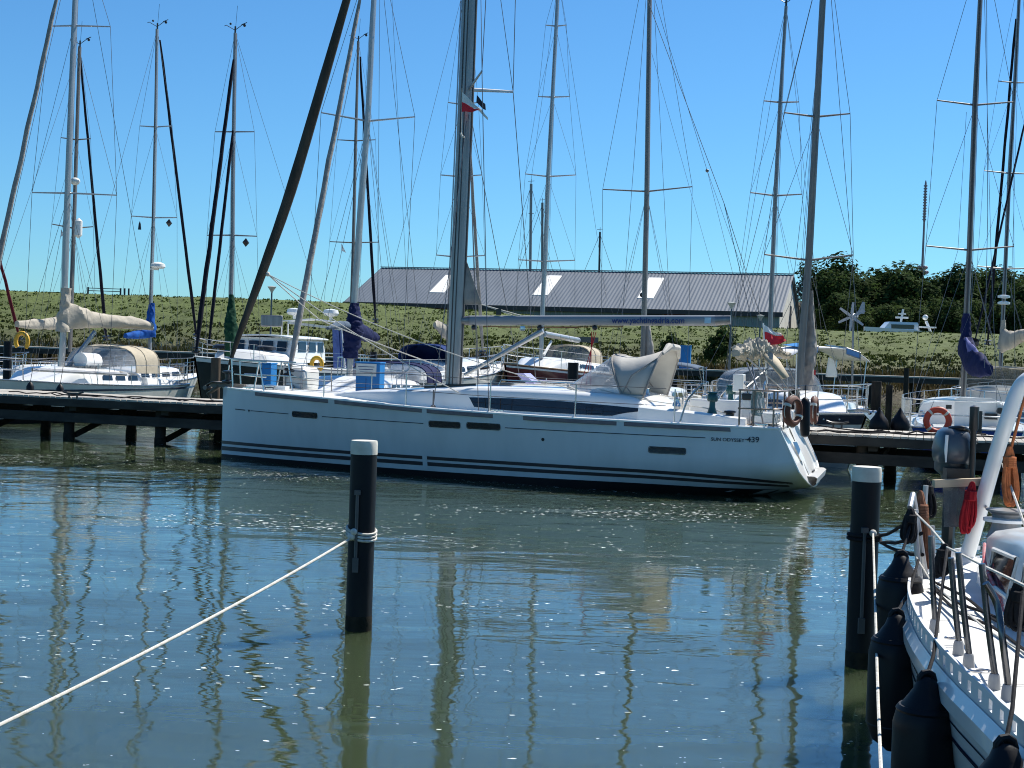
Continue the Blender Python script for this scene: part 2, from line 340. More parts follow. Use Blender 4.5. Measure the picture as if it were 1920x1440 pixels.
# ================================================================ water
def water_material():
    m = bpy.data.materials.new('harbour_water'); m.use_nodes = True
    t = m.node_tree; N = t.nodes; LK = t.links; p = N['Principled BSDF']
    p.inputs['Roughness'].default_value = 0.03; p.inputs['IOR'].default_value = 1.62
    p.inputs['Subsurface Weight'].default_value = 1.0; p.inputs['Subsurface Radius'].default_value = (1.2, 1.4, 1.0); p.inputs['Subsurface Scale'].default_value = 2.0
    tc = N.new('ShaderNodeTexCoord')
    def wave(sx, sy, scale, detail, amp, rot=0.0, dist=0.0):
        mp = N.new('ShaderNodeMapping'); mp.inputs['Scale'].default_value = (sx, sy, 1); mp.inputs['Rotation'].default_value = (0, 0, rot)
        LK.new(tc.outputs['Object'], mp.inputs[0])
        n = N.new('ShaderNodeTexNoise'); n.inputs['Scale'].default_value = scale; n.inputs['Detail'].default_value = detail
        n.inputs['Roughness'].default_value = 0.5; n.inputs['Distortion'].default_value = dist
        LK.new(mp.outputs[0], n.inputs['Vector'])
        mu = N.new('ShaderNodeMath'); mu.operation = 'MULTIPLY'; mu.inputs[1].default_value = amp
        LK.new(n.outputs['Fac'], mu.inputs[0]); return mu.outputs[0]
    hs_ = [wave(0.10, 0.30, 1.0, 1, 0.040, R_(6)), wave(0.50, 1.0, 1.0, 1, 0.019, R_(-5), 0.3), wave(0.8, 1.5, 2.0, 2, 0.0058, R_(11)), wave(0.8, 1.9, 4.0, 3, 0.0011, R_(-8))]
    rf = wave(0.7, 1.7, 4.2, 3, 0.0042, R_(-6)); pm_ = wave(0.05, 0.11, 1.0, 3, 1.0)
    sy = N.new('ShaderNodeSeparateXYZ'); LK.new(tc.outputs['Object'], sy.inputs[0])
    yr_ = N.new('ShaderNodeMapRange'); yr_.inputs['From Min'].default_value = 9.0; yr_.inputs['From Max'].default_value = 21.0; yr_.inputs['To Min'].default_value = -0.30; yr_.inputs['To Max'].default_value = 0.28; LK.new(sy.outputs['Y'], yr_.inputs['Value'])
    ad_ = N.new('ShaderNodeMath'); ad_.operation = 'ADD'; LK.new(yr_.outputs[0], ad_.inputs[0]); LK.new(pm_, ad_.inputs[1])
    mk_ = N.new('ShaderNodeMapRange'); mk_.inputs['From Min'].default_value = 0.35; mk_.inputs['From Max'].default_value = 0.75; LK.new(ad_.outputs[0], mk_.inputs['Value'])
    mm_ = N.new('ShaderNodeMath'); mm_.operation = 'MULTIPLY'; LK.new(rf, mm_.inputs[0]); LK.new(mk_.outputs[0], mm_.inputs[1]); hs_.append(mm_.outputs[0])
    acc = hs_[0]
    for h in hs_[1:]:
        a = N.new('ShaderNodeMath'); a.operation = 'ADD'; LK.new(acc, a.inputs[0]); LK.new(h, a.inputs[1]); acc = a.outputs[0]
    b = N.new('ShaderNodeBump'); b.inputs['Strength'].default_value = 1.0; b.inputs['Distance'].default_value = 1.0
    LK.new(acc, b.inputs['Height']); LK.new(b.outputs[0], p.inputs['Normal'])
    # foamy flecks, pollen and painted sun glints: small white clots, gathered in drifts
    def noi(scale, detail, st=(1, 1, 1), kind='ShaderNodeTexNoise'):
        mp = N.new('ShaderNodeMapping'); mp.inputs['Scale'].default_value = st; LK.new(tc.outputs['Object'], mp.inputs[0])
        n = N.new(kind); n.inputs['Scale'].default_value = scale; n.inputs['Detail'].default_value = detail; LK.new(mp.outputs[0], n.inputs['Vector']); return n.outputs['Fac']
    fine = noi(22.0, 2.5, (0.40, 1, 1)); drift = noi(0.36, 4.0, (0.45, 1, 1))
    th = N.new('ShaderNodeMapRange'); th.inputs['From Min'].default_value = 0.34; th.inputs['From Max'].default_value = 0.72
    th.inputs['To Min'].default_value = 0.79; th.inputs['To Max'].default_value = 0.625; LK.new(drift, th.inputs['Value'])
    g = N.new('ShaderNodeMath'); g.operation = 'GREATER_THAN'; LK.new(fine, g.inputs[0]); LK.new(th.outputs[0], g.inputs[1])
    foam_glint = N.new('ShaderNodeBsdfDiffuse'); foam_glint.inputs[0].default_value = (0.86, 0.88, 0.86, 1)
    mx = N.new('ShaderNodeMixShader'); LK.new(g.outputs[0], mx.inputs[0]); LK.new(p.outputs[0], mx.inputs[1]); LK.new(foam_glint.outputs[0], mx.inputs[2])
    LK.new(mx.outputs[0], N['Material Output'].inputs['Surface'])
    mk = noi(0.15, 2.0); cr = N.new('ShaderNodeValToRGB')
    cr.color_ramp.elements[0].color = (0.045, 0.063, 0.031, 1); cr.color_ramp.elements[1].color = (0.038, 0.055, 0.027, 1)
    LK.new(mk, cr.inputs[0]); LK.new(cr.outputs[0], p.inputs['Base Color'])
    return m
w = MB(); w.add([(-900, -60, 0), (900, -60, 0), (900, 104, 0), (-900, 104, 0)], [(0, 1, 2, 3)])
tag(w.build('water', water_material(), smooth=False), 'rippled green blue harbour water with drifting foamy flecks and painted sun glints', 'water', kind='structure')

# ================================================================ ground: harbour bed, dike, land beyond, one sheet to the horizon
def crest_h(x): return tab(x, [(-43, 6.1), (-16, 6.12), (-8, 5.9), (15, 5.15), (30, 5.15), (42, 5.3), (90, 5.4)])
def gz(x, y, rough=True):
    y2 = y + 1.2 * mnoise.noise(Vector((x * .08, 3, 0)))
    c = crest_h(x)
    z = tab(y2, [(94, -2.5), (97.2, -0.25), (98.6, 0.55), (101.5, 1.25), (106, 2.0), (120, c), (123.5, c), (136, 2.0), (3000, 2.0)])
    if rough and 98 < y < 130:
        k = min(1, (y - 98) / 3)
        fl = 1.0 if y < 118 else 0.35
        z += k * fl * (0.30 * mnoise.noise(Vector((x * .22, y * .3, 1))) + 0.27 * mnoise.noise(Vector((x * .42, y * .7, 5))) + 0.09 * mnoise.noise(Vector((x * 1.5, y * 1.9, 8))))
    return z
def ground_material():
    m = bpy.data.materials.new('dike_turf'); m.use_nodes = True
    t = m.node_tree; N = t.nodes; LK = t.links; p = N['Principled BSDF']; p.inputs['Roughness'].default_value = 0.95
    tc = N.new('ShaderNodeTexCoord'); sx = N.new('ShaderNodeSeparateXYZ'); LK.new(tc.outputs['Object'], sx.inputs[0])
    n1 = N.new('ShaderNodeTexNoise'); n1.inputs['Scale'].default_value = 0.16; n1.inputs['Detail'].default_value = 6; LK.new(tc.outputs['Object'], n1.inputs['Vector'])
    ma = N.new('ShaderNodeMath'); ma.operation = 'MULTIPLY_ADD'; ma.inputs[1].default_value = 3.0; LK.new(n1.outputs['Fac'], ma.inputs[0]); LK.new(sx.outputs['Z'], ma.inputs[2])
    mr = N.new('ShaderNodeMapRange'); mr.inputs['From Min'].default_value = 1.2; mr.inputs['From Max'].default_value = 7.5; LK.new(ma.outputs[0], mr.inputs['Value'])
    cr = N.new('ShaderNodeValToRGB'); e = cr.color_ramp.elements
    e[0].position = 0.0; e[0].color = (0.060, 0.048, 0.030, 1); e[1].position = 1.0; e[1].color = (0.072, 0.100, 0.018, 1)
    for pos, c in [(0.28, (0.070, 0.060, 0.028)), (0.48, (0.058, 0.072, 0.019)), (0.62, (0.064, 0.086, 0.017))]:
        k = e.new(pos); k.color = (*c, 1)
    LK.new(mr.outputs[0], cr.inputs[0])
    n2 = N.new('ShaderNodeTexNoise'); n2.inputs['Scale'].default_value = 0.9; n2.inputs['Detail'].default_value = 6; LK.new(tc.outputs['Object'], n2.inputs['Vector'])
    m2 = N.new('ShaderNodeMapRange'); m2.inputs['From Min'].default_value = 0.3; m2.inputs['From Max'].default_value = 0.7; m2.inputs['To Min'].default_value = 0.74; m2.inputs['To Max'].default_value = 1.22; LK.new(n2.outputs['Fac'], m2.inputs['Value'])
    mx = N.new('ShaderNodeMix'); mx.data_type = 'RGBA'; mx.blend_type = 'MULTIPLY'; mx.inputs[0].default_value = 1; LK.new(cr.outputs[0], mx.inputs[6]); LK.new(m2.outputs[0], mx.inputs[7])
    LK.new(mx.outputs[2], p.inputs['Base Color'])
    b = N.new('ShaderNodeBump'); b.inputs['Distance'].default_value = 0.12; n3 = N.new('ShaderNodeTexNoise'); n3.inputs['Scale'].default_value = 4; n3.inputs['Detail'].default_value = 6
    LK.new(tc.outputs['Object'], n3.inputs['Vector']); LK.new(n3.outputs['Fac'], b.inputs['Height']); LK.new(b.outputs[0], p.inputs['Normal'])
    return m
xs = [-3000, -900, -300, -140] + [-90 + .55 * i for i in range(328)] + [140, 300, 900, 3000]
ys = [-70, 60, 90] + [95 + .55 * i for i in range(64)] + [134, 140, 200, 500, 3000]
g = MB(); g.loft([[(x, y, gz(x, y)) for x in xs] for y in ys])
tag(g.build('ground', ground_material(), smooth=True, angle=180), 'grassy dike with flat land behind it', 'dike', kind='structure')

def blades(name, m, label, cat, n, ylo, yhi, hlo, hhi, wid, seed, spread=0.35, per=4, dens=None, xlo=-46, xhi=48):
    r = random.Random(seed); b = MB(); v = b.v; f = b.f; c = 0; tries = 0
    while c < n and tries < n * 6:
        tries += 1
        y = ylo + (yhi - ylo) * r.random(); x = r.uniform(xlo * y / 105, xhi * y / 105)
        if dens and r.random() > dens(x, y): continue
        c += 1; z = gz(x, y); hh = r.uniform(hlo, hhi) * (0.75 + 0.6 * mnoise.noise(Vector((x * .35, y * .35, seed))))
        for k in range(per):
            a = r.uniform(0, 6.283); dx, dy = math.cos(a), math.sin(a)
            bx, by = x + r.uniform(-.3, .3) * spread * 2, y + r.uniform(-.3, .3) * spread * 2
            h = hh * r.uniform(.6, 1.15); ln = r.uniform(-.5, .5) * h; w_ = wid * r.uniform(.6, 1.3)
            o = len(v)
            v.append(Vector((bx - w_ * dy, by + w_ * dx * .4, z - .06))); v.append(Vector((bx + w_ * dy, by - w_ * dx * .4, z - .06)))
            v.append(Vector((bx + ln * dx + w_ * .7, by + ln * dy, z + h * .7))); v.append(Vector((bx + ln * dx * 1.5 - w_ * .1, by + ln * dy * 1.5, z + h)))
            f.append((o, o + 1, o + 2, o + 3))
    return tag(b.build(name, m, smooth=False), label, cat, kind='stuff')
blades('grass', grassb, 'sunlit short grass along the top of the dike', 'grass', 4500, 110, 124, .06, .16, .09, 3, dens=None)
blades('rough_grass', grassd, 'coarse tufted grass on the dike slope', 'grass', 5000, 102, 112, .10, .28, .10, 5, per=4, dens=lambda x, y: .5 + .5 * mnoise.noise(Vector((x * .12, y * .2, 12))))
blades('reeds', reedm, 'brown and green reeds along the foot of the dike', 'reeds', 8000, 98.2, 104.5, .3, .85, .05, 9, spread=.5, per=5, dens=lambda x, y: .25 + .75 * (mnoise.noise(Vector((x * .18, y * .2, 22))) > -.2))
blades('seed_heads', flowm, 'pale seed heads among the reeds', 'seed heads', 900, 99, 105, .9, 1.4, .035, 15, per=2, spread=.6, dens=lambda x, y: 1.0 if mnoise.noise(Vector((x * .15, y * .2, 31))) > .1 else .1)

# ================================================================ trees
def leaf_cloud(seed, rx, rz, n, leaf):
    r = random.Random(seed); b = MB()
    lobes = []
    for _ in range(20):
        a = r.uniform(0, 6.28); e = r.uniform(-.75, 1); q = r.uniform(.35, .78)
        lobes.append((Vector((math.cos(a) * math.sqrt(max(0, 1 - e * e)) * q * rx, math.sin(a) * math.sqrt(max(0, 1 - e * e)) * q * rx, e * q * rz)), r.uniform(.22, .40) * min(rx, rz)))
    lobes.append((Vector((0, 0, 0)), .55 * min(rx, rz)))
    for _ in range(n):
        c, R = r.choice(lobes)
        d = Vector((r.gauss(0, 1), r.gauss(0, 1), r.gauss(0, 1))).normalized()
        p = c + d * R * (r.random() ** .35) * r.uniform(.85, 1.12)
        nrm = (d + Vector((r.uniform(-.8, .8), r.uniform(-.8, .8), r.uniform(-.2, .9)))).normalized()
        u = nrm.orthogonal().normalized(); w_ = nrm.cross(u); a = r.uniform(0, 6.28)
        u, w_ = u * math.cos(a) + w_ * math.sin(a), w_ * math.cos(a) - u * math.sin(a)
        l = leaf * r.uniform(.5, 1.25)
        b.add([p - u * l, p - w_ * l * .55, p + u * l, p + w_ * l * .6], [(0, 1, 2, 3)])
    return b
PROTO = []
for i, (rx, rz, lf) in enumerate([(5.6, 5.6, .42), (4.6, 6.4, .40), (6.6, 5.0, .42), (3.6, 4.2, .36)]):
    cb = leaf_cloud(40 + i, rx, rz, 11000 if i < 3 else 7000, lf * .55)
    PROTO.append((cb, rx, rz))
TREES = []
def tree(px, toppy, Y, k, label, light=False):
    cb, rx, rz = PROTO[k]
    top = at(px, toppy - 7, Y); gzv = 2.0
    H = top.z - gzv; sc = H / (rz * 2.15)
    root = thing('broadleaf_tree', (top.x, Y, gzv), label, 'tree', 'trees in the wood beyond the dike')
    key = (k, light)
    m = TREEM.get(key)
    if m is None:
        tmp = cb.build('crown', leafl if light else leafm, None, smooth=False); m = tmp.data; TREEM[key] = m; c = tmp
    else:
        c = bpy.data.objects.new('crown', m); COL.objects.link(c)
    c.parent = root; ROOT[c.name] = ROOT[root.name]
    c.location = (0, 0, H - max(v.z for v in cb.v) * sc); c.scale = (sc * 1.22, sc * 1.22, sc); c.rotation_euler = (0, 0, rng.uniform(0, 6.28))
    b = MB(); base = Vector((top.x, Y, gzv - .2)); zt = H - rz * sc
    b.tube([base, base + Vector((.1, 0, zt * .5)), base + Vector((0, 0.1, zt))], [.38 * sc + .1, .28 * sc + .05, .16 * sc], 8)
    for q in range(5):
        a = q * 1.3 + px; l = rx * sc * .6
        b.tube([base + Vector((0, 0, zt * (.62 + .07 * q))), base + Vector((math.cos(a) * l * .5, math.sin(a) * l * .5, zt * (.8 + .07 * q))), base + Vector((math.cos(a) * l, math.sin(a) * l, zt * (.95 + .08 * q)))], [.14 * sc, .09 * sc, .03], 6)
    b.build('trunk', barkm, root)
TREEM = {}
TL = [(1552, 490, 205, 1, 'tree at the left end of the wood, close behind the warehouse gable'),
 (1600, 482, 210, 0, 'tall round crowned tree near the left end of the wood, highest crown there'),
 (1652, 494, 212, 2, 'broad dark tree in the wood between the tallest crown and the radio tower'),
 (1702, 503, 208, 3, 'small crowned tree just left of the radio tower'),
 (1716, 520, 222, 1, 'tree in the wood directly below the radio tower'),
 (1768, 499, 214, 0, 'rounded tree in the wood just right of the radio tower'),
 (1822, 507, 210, 2, 'broad tree behind the mast with the blue furled sail'),
 (1874, 510, 216, 1, 'upright tree near the right edge of the photo'),
 (1925, 505, 212, 0, 'tree cut by the right edge of the photo'),
 (1975, 520, 214, 2, 'outermost tree at the right end of the wood'),
 (1578, 546, 188, 3, 'lower shrubby tree in front of the wood beside the warehouse'),
 (1618, 556, 180, 2, 'pale green bushy tree in front of the wood behind the wind generator'),
 (1664, 562, 186, 0, 'low bushy tree in front of the wood above the far white cruiser'),
 (1736, 560, 184, 2, 'low bushy tree at the edge of the wood right of the far white cruiser'),
 (1796, 566, 182, 0, 'low bushy tree behind the navy sail bundle'),
 (1856, 566, 186, 2, 'low bushy tree behind the cream sail cover at the right'),
 (1912, 568, 184, 1, 'low bushy tree at the right end of the front row of trees')]
TL += [(1572, 512, 226, 2, 'dark tree deep in the wood behind the mast of the small white sloop'), (1625, 510, 228, 0, 'dark tree deep in the wood behind the wind generator tail'), (1680, 522, 228, 1, 'dark tree deep in the wood above the far white cruiser'),
 (1740, 518, 230, 0, 'dark tree deep in the wood just right of the radio tower foot'), (1798, 522, 230, 2, 'dark tree deep in the wood left of the mast with the navy bundle'), (1848, 514, 230, 0, 'dark tree deep in the wood between the two right hand masts'), (1900, 508, 232, 2, 'dark tree deep in the wood at the right edge')]
for i, (px, ty, Y, k, lb) in enumerate(TL): tree(px, ty, Y, k, lb, light=(10 <= i < 17 and i % 2 == 1))
# bush by the lamp on the far jetty
cb = leaf_cloud(77, 1.5, 1.5, 1500, .16)
for px, py, Y, s_, lb in [(1350, 650, 101, 1.0, 'leafy green bush at the foot of the dike beside the lamp post'), (1255, 655, 101.5, .8, 'small leafy bush at the foot of the dike behind the cream sprayhood')]:
    p = at(px, py, Y); o = MB(); o.v = [Vector(v) * s_ + p for v in cb.v]; o.f = list(cb.f)
    o.single('bush', leafl, lb, 'bush', 'bushes at the foot of the dike', smooth=False)

# ================================================================ warehouse
def warehouse():
    HE, HR = 8.35, 13.45
    E1 = at(652, 563, 185); E1.z = 0; E2 = at(1462, 585, 169.5); E2.z = 0
    ax = (E2 - E1).normalized(); dp = Vector((-ax.y, ax.x, 0)); 
    if dp.y < 0: dp = -dp
    W2 = 12.4
    root = thing('warehouse', (E1 + E2) / 2 + Vector((0, 0, 1.9)), 'long low warehouse with a grey profiled roof and three bright rooflights behind the dike', 'warehouse')
    L_ = (E2 - E1).length
    P = lambda u, v, z: E1 + ax * u + dp * v + Vector((0, 0, z))
    b = MB()      # corrugated roof sheets
    nr = 120
    for side in (0, 1):
        rows = []
        for i in range(nr * 2 + 1):
            u = -.4 + (L_ + .8) * i / (nr * 2); h = .04 if i % 2 else 0
            rows.append([P(u, -.5, HE - .2 + h), P(u, W2, HR + h)] if side == 0 else [P(u, 2 * W2 + .5, HE - .2 + h), P(u, W2, HR + h)])
        b.loft(rows)
    b.build('roof', roofm, root, smooth=False)
    b = MB(); b.obox((P(L_ / 2, -.55, HE - .42)), ax * (L_ / 2 + .42), dp * .1, (0, 0, .28)); b.build('eave_fascia', fasciam, root, smooth=False)
    b = MB(); b.bar(P(-.4, W2, HR + .12), P(L_ + .4, W2, HR + .12), .5, .1); b.build('ridge_cap', roofm, root)
    b = MB()
    for i in range(201):     # ribbed front wall
        u0 = L_ * i / 201; b.obox(P(u0 + L_ / 402, .0, 5.05), ax * (L_ / 402 * (.62)), dp * .03, (0, 0, 3.15))
    b.obox(P(L_ / 2, .12, 5.05), ax * L_ / 2, dp * .1, (0, 0, 3.15)); b.obox(P(L_ / 2, 2 * W2, 5.05), ax * L_ / 2, dp * .1, (0, 0, 3.15))
    b.build('front_wall', wallm, root, smooth=False)
    for u, nm in ((L_, 'gable_wall'), (0, 'gable_wall')):
        b = MB(); b.prism([P(u, .25, 1.9), P(u, 2 * W2 - .15, 1.9), P(u, 2 * W2 - .15, HE - .3), P(u, W2, HR - .15), P(u, .25, HE - .3)], ax * (-.2 if u else .2))
        b.build(nm, gablem, root, smooth=False)
    b = MB(); b.obox(P(L_ + .05, 13.6, 6.2), ax * .04, dp * .9, (0, 0, 3.3)); b.obox(P(L_ + .05, 3.0, 5.6), ax * .04, dp * .5, (0, 0, .9)); b.build('gable_opening', fasciam, root, smooth=False)
    for pa, pb in (((805, 549), (848, 517)), ((998, 554), (1048, 518)), ((1195, 560), (1237, 522))):   # rooflights, laid on the slope
        def onroof(px, py):
            d = ray(px, py); n = (ax.cross(P(0, W2, HR) - P(0, 0, HE))).normalized(); o = P(0, 0, HE); k = n.dot(o - Vector((0, 0, CAMZ))) / n.dot(d); return Vector((0, 0, CAMZ)) + d * k
        q = onroof(*pa); q2 = onroof(*pb); u0 = (q - E1).dot(ax); v0 = (q - E1).dot(dp); v1 = (q2 - E1).dot(dp)
        u1 = u0 + 2.0
        zz = lambda v: HE + (HR - HE) * v / W2 + .1
        b = MB(); b.add([P(u0, v0, zz(v0)), P(u1, v0, zz(v0)), P(u1, v1, zz(v1)), P(u0, v1, zz(v1))], [(0, 1, 2, 3)])
        b.prism([P(u0, v0, zz(v0) - .02), P(u1, v0, zz(v0) - .02), P(u1, v1, zz(v1) - .02), P(u0, v1, zz(v1) - .02)], Vector((0, 0, -.1)))
        b.build('rooflight', skym, root, smooth=False)
    for px, m, w_ in ((818, doorr, 1.25), (1278, doorr, 1.3), (1236, doorb, 1.2)):
        p = at(px, 590, 178); u = (p - E1).dot(ax)
        b = MB(); b.obox(P(u, -.06, 6.0), ax * w_, dp * .06, (0, 0, 1.9)); b.build('door', m, root, smooth=False)
    b = MB(); b.obox(P(L_ * .47, -.08, 5.2), ax * .1, dp * .06, (0, 0, 3.0)); b.build('downpipe', fasciam, root)
    p = P(L_ * .71, -.3, 7.6); b = MB(); b.tube([p + Vector((0, 0, -.6)), p + Vector((0, 0, 1.9)), p + Vector((-.5, -.5, 2.4))], .09); b.ball(p + Vector((-.6, -.6, 2.3)), .3); b.build('flood_light', fasciam, root)
    # low shed behind the right gable
    q = at(1510, 590, 215)
    r2 = thing('shed', (q.x, q.y, 2), 'small brown roofed shed beside the right end of the warehouse', 'shed')
    b = MB(); b.box((q.x, q.y, 5.0), 9, 8, 6.4); b.build('wall', wallm, r2, smooth=False)
    b = MB(); b.loft([[(q.x - 4.8, q.y - 4.5, 8.2), (q.x + 4.8, q.y - 4.5, 8.2)], [(q.x - 4.8, q.y, 11.4), (q.x + 4.8, q.y, 11.4)], [(q.x - 4.8, q.y + 4.5, 8.2), (q.x + 4.8, q.y + 4.5, 8.2)]]); b.build('roof', brownpile, r2, smooth=False)
warehouse()

# ================================================================ radio tower
def tower():
    Y = 620; b0 = at(1727, 560, Y); t0 = at(1736, 338, Y); b0.z = 2
    root = thing('radio_tower', b0, 'tall slim radio tower with antenna rings rising behind the wood', 'tower')
    P = lambda f: b0.lerp(t0, f)
    b = MB(); b.tube([P(0), P(.45), P(.78)], [1.05, .6, .42], 8); b.build('shaft', towerm, root)
    b = MB(); b.tube([P(.78), P(.985), P(1.0)], [.55, .45, .15], 8)
    for i in range(13): 
        c = P(.79 + .015 * i); b.lathe(c, [(.85, -.25), (.85, .25)], 8)
    b.build('antenna_stack', towerm, root)
    for f, r in ((.335, 2.0), (.50, 2.2), (.525, 1.7)):
        b = MB(); b.lathe(P(f), [(.8, -.5), (r, -.3), (r, .3), (.8, .5)], 10)
        for k in range(5): b.ball(P(f) + Vector((math.cos(k * 1.26) * r, math.sin(k * 1.26) * r, .7)), .75, 6)
        b.build('platform', towerm, root)
tower()

# ================================================================ jetties
JA = Vector((-9.43, 32.9, 0)); JB = Vector((6.74, 28.15, 0)); JD = (JB - JA).normalized(); JN = Vector((-JD.y, JD.x, 0))   # JN points away from camera
JW = 2.6
def jp(u, v, z): return JA + JD * u + JN * v + Vector((0, 0, z))
def jetty():
    root = thing('jetty', jp(8, 1.3, 0), 'long weathered timber jetty on piles running behind the big white yacht', 'jetty')
    U0, U1 = -9.0, 28.0
    b = MB(); u = U0
    while u < U1:
        b.obox(jp(u + .07, JW / 2, .975 + rng.uniform(-.004, .004)), JD * .066, JN * (JW / 2 + rng.uniform(0, .02)), (0, 0, .022)); u += .145
    b.build('deck_planks', plank, root, smooth=False)
    for v in (.03, JW - .03):
        b = MB(); b.obox(jp((U0 + U1) / 2, v, .86), JD * (U1 - U0) / 2, JN * .05, (0, 0, .088)); b.build('edge_beam', woodb, root, smooth=False, bevel=.01)
    for v in (.16, JW - .2):
        b = MB(); b.obox(jp((U0 + U1) / 2, v, .51), JD * (U1 - U0) / 2, JN * .06, (0, 0, .11)); b.build('lower_beam', woodb, root, smooth=False, bevel=.01)
    us = [-5.9, -3.6, -1.15, 1.28, 3.75, 6.2, 8.65, 11.1, 13.55, 17.1, 19.6, 22.1, 24.6]
    for u in us:
        for v in (.33, JW - .36):
            c = jp(u + (0 if v < 1 else .5), v, 0)
            b = MB(); b.tube([c + Vector((0, 0, -1)), c + Vector((0, 0, .77))], [.135, .125], 10)
            o = b.build('pile', woodd, root)
            b = MB(); b.tube([c + Vector((0, 0, -.05)), c + Vector((0, 0, .14))], [.142, .139], 10, caps=False); b.build('tide_band', algae, o)
        b = MB(); b.obox(jp(u + .2, JW / 2, .72), JD * .09, JN * (JW / 2 - .15), (0, 0, .05)); b.build('cross_beam', woodb, root, smooth=False)
        b = MB(); b.bar(jp(u + .05, .5, .08), jp(u + .45, JW - .5, .68), .08, .12); b.build('brace', woodd, root, smooth=False)
jetty()
# cleats on the jetty
def cleat(px, py, label):
    d = ray(px, py); k = (1.0 - CAMZ) / d.z; p = Vector((d.x * k, d.y * k, 1.0))
    b = MB(); b.bar(p + Vector((-.09, 0, -.004)), p + Vector((-.09, 0, .1)), .035, .035); b.bar(p + Vector((.09, 0, -.004)), p + Vector((.09, 0, .1)), .035, .035)
    b.tube([p + Vector((-.24, 0, .15)), p + Vector((-.12, 0, .115)), p + Vector((.12, 0, .115)), p + Vector((.24, 0, .15))], .022, 6)
    return b.single('mooring_cleat', plastk, label, 'cleat', 'cleats on the jetty')
cleat(137, 747, 'black mooring cleat on the jetty in front of the white sloop at left')
cleat(1570, 803, 'black mooring cleat on the jetty just right of the big yacht stern')
b = MB(); b.tube(wobble(sag(jp(-3.0, .55, 1.03), jp(4.4, 1.0, 1.03), .0, 30), .05, 3), .014, 6); b.tube(wobble(sag(jp(-1.9, .3, 1.03), jp(4.2, .6, 1.03), 0, 30), .06, 5), .014, 6)
b.single('mooring_line', ropek, 'dark green mooring lines lying along the jetty left of the big yacht bow', 'rope')
b = MB(); b.tube(wobble(sag(jp(16.0, .3, 1.02), jp(19.5, 2.3, 1.02), 0, 20), .06, 8), .018, 6); b.tube(wobble(sag(jp(16.2, .2, 1.02), jp(20.5, 1.6, 1.02), 0, 20), .05, 11), .016, 6)
b.single('mooring_line', ropek, 'black mooring lines lying on the jetty right of the big yacht stern', 'rope')
# far jetty against the bank
def far_jetty():
    root = thing('far_jetty', (8, 88, 0), 'distant timber jetty along the reeds at the foot of the dike', 'jetty')
    b = MB(); b.box((8, 88, 1.69), 120, 2.2, .09); b.build('deck', plank, root, smooth=False)
    for y in (86.95, 89.05):
        b = MB(); b.box((8, y, 1.48), 120, .12, .32); b.build('edge_beam', woodb, root, smooth=False)
    for i in range(40):
        for y in (87.2, 88.8):
            b = MB(); x = -50 + 3 * i; b.tube([(x, y, -1), (x, y, 1.6)], .14, 8); b.build('pile', woodd, root)
far_jetty()

# ================================================================ piles standing in the water
def pile(x, y, r, h, name, body, label, group, cap=None, lean=(0, 0)):
    root = thing(name, (x, y, 0), label, 'pile', group)
    b = MB(); b.lathe((x, y, -2.2), [(r, 0), (r, 2.2 + h)], 20); b.build('shaft', body, root)
    if cap:
        b = MB(); b.lathe((x, y, h - .105), [(r * 1.02, 0), (r * 1.03, .09), (r * .98, .115), (.01, .118)], 20); b.build('cap', cap, root)
    b = MB(); b.lathe((x, y, -.03), [(r * 1.012, 0), (r * 1.014, .1), (r * 1.008, .16)], 20); b.build('waterline_band', algae, root)
    return root
p1 = wat(672, 1181); pile(p1.x, p1.y, .112, 1.60, 'mooring_pile', pilem, 'black mooring pile with white cap standing alone in the open water', 'capped mooring piles', capm)
p2 = wat(1611, 1250); pile(p2.x, p2.y, .112, 1.58, 'mooring_pile', pilem, 'black mooring pile with white cap beside the black fenders of the near boat', 'capped mooring piles', capm)
def rod(pl, z0, z1, lab):
    b = MB(); q = Vector((pl.x - .03, pl.y - .128, 0)); b.tube([q + Vector((0, 0, z0)), q + Vector((0, 0, z1))], .014, 6); b.box(q + Vector((0, -.006, z0 - .05)), .05, .03, .12); b.box(q + Vector((0, 0, z1)), .05, .04, .04)
    b.single('mooring_rail', raildk, lab, 'rail', 'sliding rails on the mooring piles')
rod(p1, .62, 1.18, 'thin steel rope rail fixed on the lone mooring pile'); rod(p2, .4, 1.1, 'thin steel rope rail fixed on the mooring pile by the fenders')
def pile_px(px, topy, Y, r, label, m=brownpile, cap=None):
    t = at(px, topy, Y); return pile(t.x, Y, r, t.z, 'mooring_post', m, label, 'mooring posts behind the jetty', cap)
pile_px(405, 671, 37.5, .125, 'pale brown mooring post behind the bow of the big yacht')
pile_px(1644, 715, 37.5, .13, 'thick dark mooring post between the two boats right of the big yacht', woodd)
pile_px(1668, 722, 48, .11, 'thinner dark mooring post behind the thick one right of the big yacht', woodd)
pile_px(1075, 680, 37.0, .14, 'short black mooring post seen over the big yacht cabin roof', pilem)
pile_px(15, 640, 44, .13, 'black mooring post at the left edge beside the yellow horseshoe buoy', pilem)
pile_px(1388, 718, 60, .16, 'dark mooring post behind the winches of the big yacht', woodd)
pile_px(1700, 690, 80, .14, 'far dark mooring post in front of the far jetty', woodd)
pile_px(700, 660, 56, .14, 'black mooring post behind the blue power pedestal with white panel', pilem)
pile_px(1290, 722, 60, .14, 'dark mooring post behind the cream sprayhood', woodd)
